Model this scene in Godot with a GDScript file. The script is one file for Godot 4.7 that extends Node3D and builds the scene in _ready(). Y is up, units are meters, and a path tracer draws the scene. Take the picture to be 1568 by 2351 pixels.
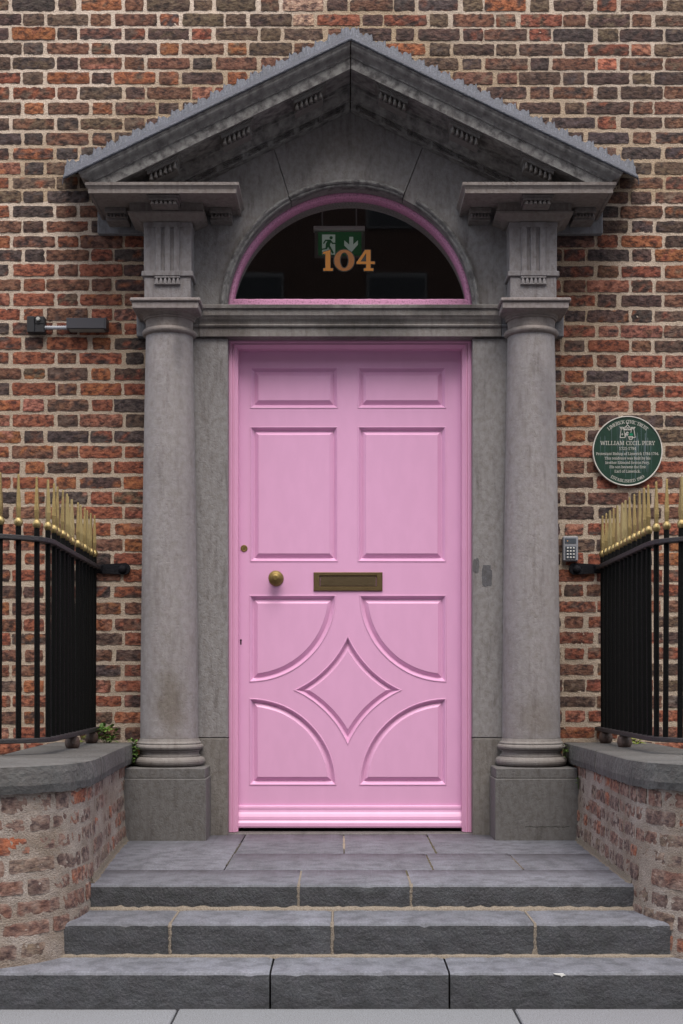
extends Node3D
# A pink panelled front door in a pedimented limestone doorcase, old brick front, steps, low walls and spear railings.
# y = 0 is the top of the landing, z = 0 the face of the house, +z towards the street. Sizes in metres.

const CX := 0.045                 # centre line of the doorway
const SLOPE := 0.483              # rise of the pediment
var rng := RandomNumberGenerator.new()
var n1 := FastNoiseLite.new()     # broad
var n2 := FastNoiseLite.new()     # fine
var M := {}
var tint := Color(0.2, 0.2, 0.2)
var blotch := 0.0
var blotch_freq := 1.0
var stains := []                  # [centre, half sizes, colour factor]

# the lens the place was surveyed with: turns a survey reading at a known depth into metres
func sx(px: float, z := 0.0) -> float: return (px - 784.0) * (6.9 - z) / 3036.0
func sy(py: float, z := 0.0) -> float: return 0.79 - (py - 1565.0) * (6.9 - z) / 3036.0

# ---------------------------------------------------------------- mesh helpers
func nb() -> SurfaceTool:
	var st := SurfaceTool.new()
	st.begin(Mesh.PRIMITIVE_TRIANGLES)
	st.set_smooth_group(-1)
	return st

func vtx(st: SurfaceTool, p: Vector3) -> void:
	if blotch > 0.0:
		var k := 1.0 + blotch * n1.get_noise_3dv(p * blotch_freq)
		var c := Color(tint.r * k, tint.g * k, tint.b * k)
		for s in stains:
			var q: Vector3 = (p - s[0]) / s[1]
			var f := smoothstep(1.1, 0.3, q.length() + 0.45 * n2.get_noise_3dv(p * 9.0))
			c = c.lerp(Color(c.r * s[2].r, c.g * s[2].g, c.b * s[2].b), f)
		st.set_color(c)
	else:
		st.set_color(tint)
	st.add_vertex(p)

func tri(st: SurfaceTool, a: Vector3, b: Vector3, c: Vector3) -> void:
	if (b - a).cross(c - a).length_squared() < 1e-16: return
	vtx(st, a); vtx(st, c); vtx(st, b)

func quad(st: SurfaceTool, a: Vector3, b: Vector3, c: Vector3, d: Vector3) -> void:
	tri(st, a, b, c); tri(st, a, c, d)

func loft(st: SurfaceTool, rings: Array, closed := true, caps := true, mode := 0) -> void:
	var n: int = rings[0].size()
	var m := n if closed else n - 1
	for i in rings.size() - 1:
		for j in m:
			st.set_smooth_group(-1 if mode == 0 else (0 if mode == 1 else j + 1))
			var k := (j + 1) % n
			quad(st, rings[i][j], rings[i][k], rings[i + 1][k], rings[i + 1][j])
	st.set_smooth_group(-1)
	if caps:
		fan(st, rings[0], true)
		fan(st, rings[-1], false)

func fan(st: SurfaceTool, ring, flip: bool) -> void:
	var c := Vector3.ZERO
	for p in ring: c += p
	c /= ring.size()
	for j in ring.size():
		var k: int = (j + 1) % ring.size()
		if flip: tri(st, c, ring[k], ring[j])
		else: tri(st, c, ring[j], ring[k])

# lathe: profile of (radius, height), turned about the local y axis of xf
func lathe(st: SurfaceTool, prof: Array, seg: int, xf: Transform3D, a0 := 0.0, a1 := TAU, mode := 2) -> void:
	var rings := []
	for i in seg + 1:
		var a := a0 + (a1 - a0) * i / seg
		var r := PackedVector3Array()
		for p in prof: r.append(xf * Vector3(cos(a) * p.x, p.y, sin(a) * p.x))
		rings.append(r)
	loft(st, rings, false, false, mode)

# chamfered box
func cbox(st: SurfaceTool, a: Vector3, b: Vector3, c := 0.002, xf := Transform3D()) -> void:
	c = minf(c, 0.45 * minf(b.x - a.x, minf(b.y - a.y, b.z - a.z)))
	var f := [Vector2(a.x + c, a.z), Vector2(b.x - c, a.z), Vector2(b.x, a.z + c), Vector2(b.x, b.z - c), Vector2(b.x - c, b.z), Vector2(a.x + c, b.z), Vector2(a.x, b.z - c), Vector2(a.x, a.z + c)]
	var rings := []
	for s in [[a.y, true], [a.y + c, false], [b.y - c, false], [b.y, true]]:
		var r := PackedVector3Array()
		for q in f:
			var w: Vector2 = q
			if s[1]: w = Vector2(clampf(q.x, a.x + c, b.x - c), clampf(q.y, a.z + c, b.z - c))
			r.append(xf * Vector3(w.x, s[0], w.y))
		rings.append(r)
	loft(st, rings, true, true, 0)

# moulding: profile of (z, y) run along x
func run_x(st: SurfaceTool, prof: Array, x0: float, x1: float, steps := 1) -> void:
	var rings := []
	for i in steps + 1:
		var x := lerpf(x0, x1, float(i) / steps)
		var r := PackedVector3Array()
		for p in prof: r.append(Vector3(x, p.y, p.x))
		rings.append(r)
	loft(st, rings, true, false, 0)
	for e in [[x0, true], [x1, false]]:
		flat_poly(st, prof, func(p): return Vector3(e[0], p.y, p.x))

func flat_poly(st: SurfaceTool, poly, place: Callable) -> void:
	var pv := PackedVector2Array(poly)
	var t := Geometry2D.triangulate_polygon(pv)
	for i in range(0, t.size(), 3):
		tri(st, place.call(pv[t[i]]), place.call(pv[t[i + 1]]), place.call(pv[t[i + 2]]))

# flat outline in x, y given thickness in z
func slab(st: SurfaceTool, poly, z0: float, z1: float, back := true) -> void:
	var pv := PackedVector2Array(poly)
	if not Geometry2D.is_polygon_clockwise(pv): pv.reverse()
	pv.reverse()
	var t := Geometry2D.triangulate_polygon(pv)
	for i in range(0, t.size(), 3):
		var a := pv[t[i]]; var b := pv[t[i + 1]]; var c := pv[t[i + 2]]
		if (b - a).cross(c - a) < 0.0:
			var q := b; b = c; c = q
		tri(st, Vector3(a.x, a.y, z1), Vector3(b.x, b.y, z1), Vector3(c.x, c.y, z1))
		if back: tri(st, Vector3(a.x, a.y, z0), Vector3(c.x, c.y, z0), Vector3(b.x, b.y, z0))
	for i in pv.size():
		var a := pv[i]; var b := pv[(i + 1) % pv.size()]
		quad(st, Vector3(a.x, a.y, z0), Vector3(b.x, b.y, z0), Vector3(b.x, b.y, z1), Vector3(a.x, a.y, z1))

# ---------------------------------------------------------------- scene tree helpers
func thing(called: String, label: String, category: String, at: Vector3, group := "") -> Node3D:
	var o := Node3D.new()
	o.name = called
	add_child(o, true)
	o.position = at
	o.set_meta("label", label); o.set_meta("category", category)
	if group: o.set_meta("group", group)
	return o

func place(parent: Node3D, called: String, mesh: Mesh, m: Material, label := "") -> MeshInstance3D:
	var o := MeshInstance3D.new()
	o.name = called
	o.mesh = mesh
	if m: o.material_override = m
	parent.add_child(o, true)
	if label: o.set_meta("label", label)
	return o

# a part whose mesh is written in world metres
func part(parent: Node3D, called: String, st: SurfaceTool, m: Material, label := "") -> MeshInstance3D:
	st.generate_normals()
	var o := place(parent, called, st.commit(), m, label)
	var origin := Vector3.ZERO
	var p: Node = parent
	while p is Node3D and p != self:
		origin += p.position
		p = p.get_parent()
	o.position = -origin
	return o

func node(parent: Node3D, called: String, label := "") -> Node3D:
	var o := Node3D.new()
	o.name = called
	parent.add_child(o, true)
	if label: o.set_meta("label", label)
	return o

func structure(called: String, st: SurfaceTool, m: Material) -> MeshInstance3D:
	var o := part(self, called, st, m)
	o.set_meta("kind", "structure")
	return o

# ---------------------------------------------------------------- materials
func ntex(seed_: int, freq: float, oct: int, cols: Array, offs: Array, size := 512, gain := 0.5, type := FastNoiseLite.TYPE_SIMPLEX_SMOOTH) -> NoiseTexture2D:
	var n := FastNoiseLite.new()
	n.seed = seed_; n.noise_type = type; n.frequency = freq
	n.fractal_type = FastNoiseLite.FRACTAL_FBM if oct > 1 else FastNoiseLite.FRACTAL_NONE
	n.fractal_octaves = oct; n.fractal_gain = gain
	var g := Gradient.new()
	g.offsets = PackedFloat32Array(offs); g.colors = PackedColorArray(cols)
	var t := NoiseTexture2D.new()
	t.width = size; t.height = size; t.seamless = true; t.noise = n; t.color_ramp = g
	return t

func grey(v: float) -> Color: return Color(v, v, v)

func mat(rough: float, tex: Texture2D = null, scale_ := Vector3.ONE, bump: Texture2D = null, bump_cm := 0.0, det: Texture2D = null, det_scale := Vector3.ONE) -> StandardMaterial3D:
	var m := StandardMaterial3D.new()
	m.vertex_color_use_as_albedo = true
	m.roughness = rough
	m.uv1_triplanar = true; m.uv1_world_triplanar = true; m.uv1_scale = scale_
	if tex: m.albedo_texture = tex
	if bump:
		m.heightmap_enabled = true; m.heightmap_texture = bump; m.heightmap_scale = bump_cm
	if det:
		m.detail_enabled = true; m.detail_albedo = det; m.detail_blend_mode = BaseMaterial3D.BLEND_MODE_MUL
		m.detail_uv_layer = BaseMaterial3D.DETAIL_UV_2
		m.uv2_triplanar = true; m.uv2_world_triplanar = true; m.uv2_scale = det_scale
	return m

func plain(c: Color, rough := 0.6, metal := 0.0) -> StandardMaterial3D:
	var m := StandardMaterial3D.new()
	m.albedo_color = c; m.roughness = rough; m.metallic = metal
	return m

func make_materials() -> void:
	var rough_h := ntex(5, 0.03, 5, [grey(0), grey(1)], [0, 1], 512, 0.65)
	var pits := ntex(6, 0.06, 4, [grey(0), grey(0.75), grey(1)], [0.18, 0.36, 1], 512, 0.6)
	var speck := ntex(7, 0.16, 2, [grey(0.78), grey(0.9), grey(1.0), grey(1.0)], [0.2, 0.45, 0.7, 1.0], 512)
	# brick: burnt purple to orange blotches over each brick's own colour
	M.brick = mat(0.92, ntex(11, 0.014, 6, [Color(0.45, 0.41, 0.44), Color(0.72, 0.66, 0.66), Color(0.95, 0.9, 0.86), Color(1, 1, 1)], [0.25, 0.42, 0.57, 0.75], 1024, 0.75), Vector3(1.3, 1.9, 1.3), ntex(5, 0.02, 5, [grey(0), grey(1)], [0, 1], 1024, 0.65), 0.45)
	M.mortar = mat(0.97, ntex(12, 0.05, 5, [Color(0.76, 0.72, 0.68), Color(0.92, 0.9, 0.88), Color(1, 1, 1)], [0.2, 0.45, 0.7], 1024, 0.75), Vector3.ONE * 2.2, ntex(15, 0.05, 4, [grey(0), grey(1)], [0, 1], 1024, 0.7), 0.45)
	var streaks := ntex(21, 0.012, 5, [Color(0.87, 0.86, 0.855), Color(0.955, 0.95, 0.95), Color(1, 1, 1), Color(1, 1, 1)], [0.1, 0.27, 0.45, 1], 512, 0.6)
	var cloudy := ntex(22, 0.018, 6, [Color(0.88, 0.865, 0.85), Color(0.95, 0.945, 0.95), Color(1, 1, 1)], [0.22, 0.5, 0.75], 1024, 0.68)
	M.stone = mat(0.88, cloudy, Vector3(1.5, 1.1, 1.5), ntex(23, 0.05, 5, [grey(0), grey(0.7), grey(1)], [0.15, 0.4, 1], 1024, 0.7), 0.18, streaks, Vector3(3.1, 0.42, 3.1))
	var soot := ntex(24, 0.013, 6, [Color(0.6, 0.59, 0.6), Color(0.84, 0.83, 0.84), Color(1, 1, 1)], [0.25, 0.48, 0.66], 1024, 0.65)
	M.sooty = mat(0.9, soot, Vector3(1.3, 1.3, 1.3), rough_h, 0.15, streaks, Vector3(4.0, 0.5, 4.0))
	M.step = mat(0.72, ntex(31, 0.05, 6, [grey(0.66), grey(0.78), grey(0.82), grey(1)], [0.2, 0.5, 0.66, 0.74], 1024, 0.85), Vector3(1.6, 1.6, 1.6), ntex(32, 0.03, 5, [grey(0), grey(1)], [0, 1], 1024, 0.7), 0.28, ntex(33, 0.02, 5, [grey(0.8), grey(0.95), grey(1)], [0.2, 0.48, 0.7], 512, 0.6), Vector3(0.9, 2.2, 0.9))
	M.stone.albedo_color = Color(0.975, 0.975, 0.98)
	M.sooty.albedo_color = Color(0.98, 0.98, 0.985)
	M.step.albedo_color = Color(0.97, 0.98, 1.0)
	M.coping = mat(0.85, cloudy, Vector3(2.2, 2.2, 2.2), rough_h, 0.5, streaks, Vector3(4.5, 0.7, 4.5))
	M.pink = mat(0.34, ntex(41, 0.008, 3, [grey(0.99), grey(1.0)], [0.3, 0.7], 512))
	M.pink.uv1_scale = Vector3(2.5, 0.9, 2.5)
	M.pink_old = mat(0.5, ntex(43, 0.06, 4, [Color(0.8, 0.76, 0.78), grey(1.0)], [0.25, 0.45], 512), Vector3.ONE * 2.5, rough_h, 0.04)
	M.lead = mat(0.62, ntex(44, 0.03, 5, [Color(0.5, 0.51, 0.53), Color(0.62, 0.63, 0.65), Color(1, 1, 1)], [0.3, 0.6, 0.85], 512, 0.8), Vector3.ONE * 5.0, rough_h, 0.5)
	M.iron = mat(0.5, speck, Vector3.ONE * 9.0, rough_h, 0.25)
	M.rail_iron = mat(0.6, speck, Vector3.ONE * 9.0, rough_h, 0.3)
	M.iron.metallic_specular = 0.18
	M.gilt = mat(0.34, speck, Vector3.ONE * 14.0, rough_h, 0.12)
	M.gilt.metallic = 0.75
	M.brass = mat(0.4, speck, Vector3.ONE * 11.0, pits, 0.1)
	M.brass.metallic = 0.8
	M.paving = mat(0.85, ntex(51, 0.12, 4, [grey(0.6), grey(0.88), grey(1)], [0.25, 0.5, 0.8], 1024, 0.8), Vector3.ONE * 1.4, rough_h, 0.3)
	M.asphalt = mat(0.9, speck, Vector3.ONE * 4.0, rough_h, 0.6)
	M.plaster = mat(0.9, speck, Vector3.ONE)
	M.satin = mat(0.45)
	M.enamel = mat(0.35, ntex(61, 0.02, 3, [grey(0.92), grey(1)], [0.3, 0.7], 256), Vector3.ONE * 4.0)
	M.leaf = mat(0.6, speck, Vector3.ONE * 20.0)
	M.leaf.backlight_enabled = true; M.leaf.backlight = Color(0.05, 0.12, 0.02)
	M.glass = plain(Color(0.05, 0.06, 0.06, 0.04), 0.02)
	M.glass.transparency = BaseMaterial3D.TRANSPARENCY_ALPHA

# ---------------------------------------------------------------- start
func _ready() -> void:
	rng.seed = 104
	n1.seed = 3; n1.frequency = 1.0; n1.fractal_octaves = 3
	n2.seed = 4; n2.frequency = 1.0; n2.fractal_octaves = 4; n2.fractal_gain = 0.6
	var cam := Camera3D.new()
	cam.name = "camera"
	add_child(cam)
	cam.position = Vector3(0, 0.79, 6.9)
	cam.projection = Camera3D.PROJECTION_FRUSTUM
	cam.near = 0.1; cam.far = 200.0
	cam.size = 0.1 * 2351.0 / 3036.0
	cam.frustum_offset = Vector2(0, 0.1 * 389.5 / 3036.0)
	cam.current = true
	var sky_m := ProceduralSkyMaterial.new()      # overcast: brightest overhead, a third of that at the horizon
	sky_m.sky_top_color = Color(0.93, 0.96, 1.0)
	sky_m.sky_horizon_color = Color(0.76, 0.78, 0.81)
	sky_m.sky_curve = 0.35
	sky_m.sky_energy_multiplier = 1.0
	sky_m.ground_bottom_color = Color(0.2, 0.2, 0.2)
	sky_m.ground_horizon_color = Color(0.3, 0.3, 0.3)
	var sky := Sky.new()
	sky.sky_material = sky_m
	var env := Environment.new()
	env.background_mode = Environment.BG_SKY
	env.sky = sky
	env.tonemap_mode = Environment.TONE_MAPPER_LINEAR
	env.tonemap_exposure = 3.2
	env.sdfgi_enabled = true; env.ssao_enabled = true; env.ssil_enabled = true
	var we := WorldEnvironment.new()
	we.name = "world"
	we.environment = env
	add_child(we)
	var sun := DirectionalLight3D.new()
	sun.name = "sun"
	sun.light_energy = 0.42
	sun.light_angular_distance = 40.0
	sun.light_color = Color(1.0, 0.97, 0.93)
	sun.shadow_enabled = true
	add_child(sun)
	sun.rotation_degrees = Vector3(-62, 10, 0)
	make_materials()
	ground()
	brick_house()
	hall()
	doorcase()
	door()
	fanlight()
	exit_sign()
	steps()
	garden_wall(-1)
	garden_wall(1)
	railing(-1)
	railing(1)
	wall_fittings()
	plaque()
	plants()
	terrace()

# ---------------------------------------------------------------- ground
func ground() -> void:
	tint = Color(0.05, 0.05, 0.052)
	var st := nb()
	cbox(st, Vector3(-60, -0.9, 4.6), Vector3(60, -0.48, 60), 0.01)
	structure("road", st, M.asphalt)
	tint = Color(0.12, 0.11, 0.1)
	st = nb()
	cbox(st, Vector3(-60, -0.9, -8), Vector3(60, -0.372, 4.42), 0.004)
	var pv := structure("pavement", st, M.asphalt)
	rng.seed = 77
	var z := 2.315
	var widths := [0.74, 0.9, 0.62]
	for row in 3:
		var edges := [-2.7, -1.7, sx(410, 2.3), sx(1178, 2.3), 1.75, 2.9]
		if row > 0:
			edges = [-2.6]
			while edges[-1] < 3.0: edges.append(edges[-1] + rng.randf_range(0.7, 1.1))
		for i in edges.size() - 1:
			var s: float = rng.randf_range(0.9, 1.08)
			tint = Color(0.215 * s, 0.22 * s, 0.245 * s)
			st = nb()
			cbox(st, Vector3(edges[i] + 0.004, -0.4, z + 0.004), Vector3(edges[i + 1] - 0.004, -0.3434 + rng.randf_range(-0.002, 0.002), z + widths[row] - 0.004), 0.004)
			part(pv, "paving_slab", st, M.paving)
		z += widths[row]
	tint = Color(0.2, 0.2, 0.21)
	st = nb()
	cbox(st, Vector3(-60, -0.7, 4.43), Vector3(60, -0.345, 4.6), 0.02)
	structure("kerb", st, M.paving)

# ---------------------------------------------------------------- the brick front
const ROWS_L := [11.3, 45.0, 77.0, 111.0, 145.0, 179.0, 214.0, 249.0, 285.0, 319.0, 353.0, 386.6, 420.0, 451.6, 485.4, 520.4, 555.0, 586.3, 620.0, 654.0, 687.7, 721.4, 754.0, 787.7, 821.5, 857.8, 892.8, 930.0, 965.4, 1003.0, 1038.0, 1073.5, 1108.5, 1142.5, 1177.0, 1215.0, 1251.0, 1283.0, 1321.0, 1359.5, 1397.5, 1435.5, 1467.5, 1505.5, 1539.6, 1575.6, 1609.6, 1647.7, 1683.7]
const ROWS_R := [12.5, 47.5, 81.0, 115.0, 147.6, 180.0, 212.7, 247.7, 281.5, 316.5, 351.5, 386.6, 420.3, 454.0, 486.6, 520.4, 554.0, 586.0, 624.0, 657.6, 691.0, 726.4, 761.5, 795.0, 830.0, 865.0, 899.0, 933.0, 966.6, 1000.0, 1036.0, 1072.0, 1107.5, 1144.7, 1177.5, 1215.0, 1252.0, 1284.0, 1322.0, 1355.0, 1392.0, 1427.0, 1464.0, 1499.6, 1537.0, 1574.0, 1611.0, 1644.0, 1681.0]

func row_y(k: int, x: float) -> float:
	var t := clampf((x + 1.78) / 3.56, -0.3, 1.3)
	var i := clampi(k, 0, ROWS_L.size() - 1)
	var py: float = lerpf(ROWS_L[i], ROWS_R[i], t)
	if k < 0: py += k * 34.0
	if k >= ROWS_L.size(): py += (k - ROWS_L.size() + 1) * 36.0
	return sy(py)

func pediment_covers(x: float, y: float) -> bool:
	return absf(x - CX) < 1.33 and y < 3.98 - SLOPE * absf(x - CX) and y > 3.3

func doorcase_covers(x: float, y: float) -> bool:
	var d := absf(x - CX)
	if d < 0.95 and y < 3.35: return true
	return d < 1.2 and y > 3.2 and y < 3.85 - SLOPE * d

func in_photo(x: float, y: float) -> bool:
	var d := absf(x - CX)
	if absf(x) > 1.78 or y > 4.35 or y < 0.5: return false
	if d < 1.05: return y > 3.7 and y > 4.19 - SLOPE * d
	if y > 3.1 and y < 4.19 - SLOPE * d and d < 1.45: return false
	if d < 1.1 and y < 2.74 and y > 2.58: return false
	return true

const KINDS := [[0.075, 0.047, 0.042], [0.11, 0.078, 0.058], [0.145, 0.072, 0.05], [0.21, 0.072, 0.044], [0.255, 0.1, 0.046], [0.27, 0.12, 0.085], [0.06, 0.046, 0.046]]

func brick_colours(x: float, y: float) -> Array:
	var w: Array
	if y > 3.1:
		w = [4.0, 4.5, 6, 2.0, 2.6, 0.4, 2.5] if x < 0.0 else [5.5, 5, 4.5, 0.9, 0.4, 0.3, 3.0]
	elif x < 0.0:
		w = [4.0, 1.0, 4, 6.5, 3.4, 1.4, 1.8]
	else:
		w = [4.5, 1.2, 5, 5.5, 0.8, 0.9, 2.2]
	var out := []
	for k in 2:
		var total := 0.0
		for v in w: total += v
		var r := rng.randf() * total
		var i := 0
		while i < 6 and r > w[i]:
			r -= w[i]; i += 1
		var c: Array = KINDS[i]
		var s := rng.randf_range(0.85, 1.2)
		out.append(Color(c[0] * s, c[1] * s * rng.randf_range(0.94, 1.06), c[2] * s * rng.randf_range(0.92, 1.08)))
	return out

# one brick: an uneven face of a few columns with worn arrises, running back into the mortar.
# map turns (along, up, out) into the place
func brick_mesh(st: SurfaceTool, u0: float, u1: float, v0: float, v1: float, out: float, ca: Color, cb: Color, map: Callable, fine := true, lime := 0.0) -> void:
	var nu := (12 if u1 - u0 > 0.15 else 7) if fine else 3
	var nv := 4 if fine else 3
	var off := rng.randf() * 100.0
	var mix_at := rng.randf_range(-0.35, 0.35)
	var rag := 0.0062 if fine else 0.0
	var g := []
	for i in nu + 1:
		var col := []
		for j in nv + 1:
			var s := float(i) / nu
			var t := float(j) / nv
			var u := lerpf(u0, u1, s)
			var v := lerpf(v0, v1, t)
			var o := out + 0.0022 * n2.get_noise_3d(u * 30.0, v * 30.0, off)
			var edge := i == 0 or j == 0 or i == nu or j == nv
			if edge:
				var a := n2.get_noise_3d(u * 45.0 + 9.0, v * 45.0, off)
				var b := n2.get_noise_3d(u * 45.0, v * 45.0 + 7.0, off + 5.0)
				if i == 0: u += absf(a) * rag * 2.2
				if i == nu: u -= absf(a) * rag * 2.2
				if j == 0: v += b * rag
				if j == nv: v += b * rag
				if (i == 0 or i == nu) and (j == 0 or j == nv):
					u += (0.0022 if i == 0 else -0.0022)
					v += (0.0014 if j == 0 else -0.0014)
				o -= 0.0012
			else:
				if i == 1: u = lerpf(u, u0 + 0.008, 0.75)
				if i == nu - 1: u = lerpf(u, u1 - 0.008, 0.75)
				if j == 1: v = lerpf(v, v0 + 0.007, 0.6)
				if j == nv - 1: v = lerpf(v, v1 - 0.007, 0.6)
			var m := smoothstep(-0.08, 0.08, n2.get_noise_3d(u * 12.0, v * 22.0, off + 20.0) + mix_at)
			var c := ca.lerp(cb, m)
			var k := 1.08 + 0.5 * n2.get_noise_3d(u * 17.0, v * 36.0, off + 40.0)
			c = Color(c.r * k, c.g * k, c.b * k)
			if lime > 0.0:
				var l := smoothstep(0.1 - 0.5 * lime, 0.45, n2.get_noise_3d(u * 16.0, v * 9.0, off + 60.0) + (0.25 if edge else 0.0)) * minf(1.0, lime)
				c = c.lerp(Color(0.3, 0.25, 0.225), l)
			col.append([u, v, o, c])
		g.append(col)
	var back := out - 0.03
	var put := func(q, o2): 
		st.set_color(q[3])
		st.add_vertex(map.call(q[0], q[1], o2))
	st.set_smooth_group(1)
	for i in nu:
		for j in nv:
			var q := [g[i][j], g[i + 1][j], g[i + 1][j + 1], g[i][j + 1]]
			for k in [0, 2, 1, 0, 3, 2]: put.call(q[k], q[k][2])
	st.set_smooth_group(2)
	var rim := []
	for i in nu: rim.append(g[i][0])
	for j in nv: rim.append(g[nu][j])
	for i in nu: rim.append(g[nu - i][nv])
	for j in nv: rim.append(g[0][nv - j])
	for i in rim.size():
		var a = rim[i]
		var b = rim[(i + 1) % rim.size()]
		put.call(a, back); put.call(b, b[2]); put.call(b, back)
		put.call(a, back); put.call(a, a[2]); put.call(b, b[2])

func mortar_colour(x: float, y: float) -> Color:
	var a := Color(0.68, 0.585, 0.52)     # pale lime
	var b := Color(0.42, 0.325, 0.235)     # ochre pointing
	var c := Color(0.45, 0.38, 0.32)     # dull sand
	var near := 1.0 - smoothstep(0.05, 0.42, y - (4.19 - SLOPE * absf(x - CX)))
	if y < 3.3: near = (1.0 - smoothstep(1.05, 1.55, absf(x - CX))) * smoothstep(2.3, 2.7, y)
	var low := 1.0 - smoothstep(2.2, 3.4, y)
	if x > 0.2: low = maxf(low, 0.55)
	var out := a.lerp(c, clampf(low + 0.3 * n1.get_noise_3d(x * 2.0, y * 2.0, 1.0), 0.0, 1.0))
	out = out.lerp(b, clampf(near * 0.85 + 0.35 * n1.get_noise_3d(x * 1.6, y * 1.6, 8.0), 0.0, 1.0))
	var k := 1.0 + 0.16 * n2.get_noise_3d(x * 14.0, y * 14.0, 3.0)
	return Color(out.r * k, out.g * k, out.b * k)

func grid_mesh(x0: float, x1: float, y0: float, y1: float, step: float, skip: Callable, height: Callable, colour: Callable) -> ArrayMesh:
	var nx := int((x1 - x0) / step)
	var ny := int((y1 - y0) / step)
	var ver := PackedVector3Array(); var nor := PackedVector3Array(); var col := PackedColorArray(); var idx := PackedInt32Array()
	var hs := PackedFloat32Array()
	hs.resize((nx + 1) * (ny + 1))
	for j in ny + 1:
		for i in nx + 1: hs[j * (nx + 1) + i] = height.call(x0 + i * step, y0 + j * step)
	for j in ny + 1:
		for i in nx + 1:
			var k := j * (nx + 1) + i
			var dx := hs[j * (nx + 1) + mini(i + 1, nx)] - hs[j * (nx + 1) + maxi(i - 1, 0)]
			var dy := hs[mini(j + 1, ny) * (nx + 1) + i] - hs[maxi(j - 1, 0) * (nx + 1) + i]
			ver.append(Vector3(x0 + i * step, y0 + j * step, hs[k]))
			nor.append(Vector3(-dx, -dy, 2.0 * step).normalized())
			col.append(colour.call(x0 + i * step, y0 + j * step))
	for j in ny:
		for i in nx:
			if skip.call(x0 + (i + 0.5) * step, y0 + (j + 0.5) * step): continue
			var k := j * (nx + 1) + i
			idx.append_array([k, k + nx + 1, k + 1, k + 1, k + nx + 1, k + nx + 2])
	var arr := []
	arr.resize(Mesh.ARRAY_MAX)
	arr[Mesh.ARRAY_VERTEX] = ver; arr[Mesh.ARRAY_NORMAL] = nor; arr[Mesh.ARRAY_COLOR] = col; arr[Mesh.ARRAY_INDEX] = idx
	var m := ArrayMesh.new()
	m.add_surface_from_arrays(Mesh.PRIMITIVE_TRIANGLES, arr)
	return m

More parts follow.
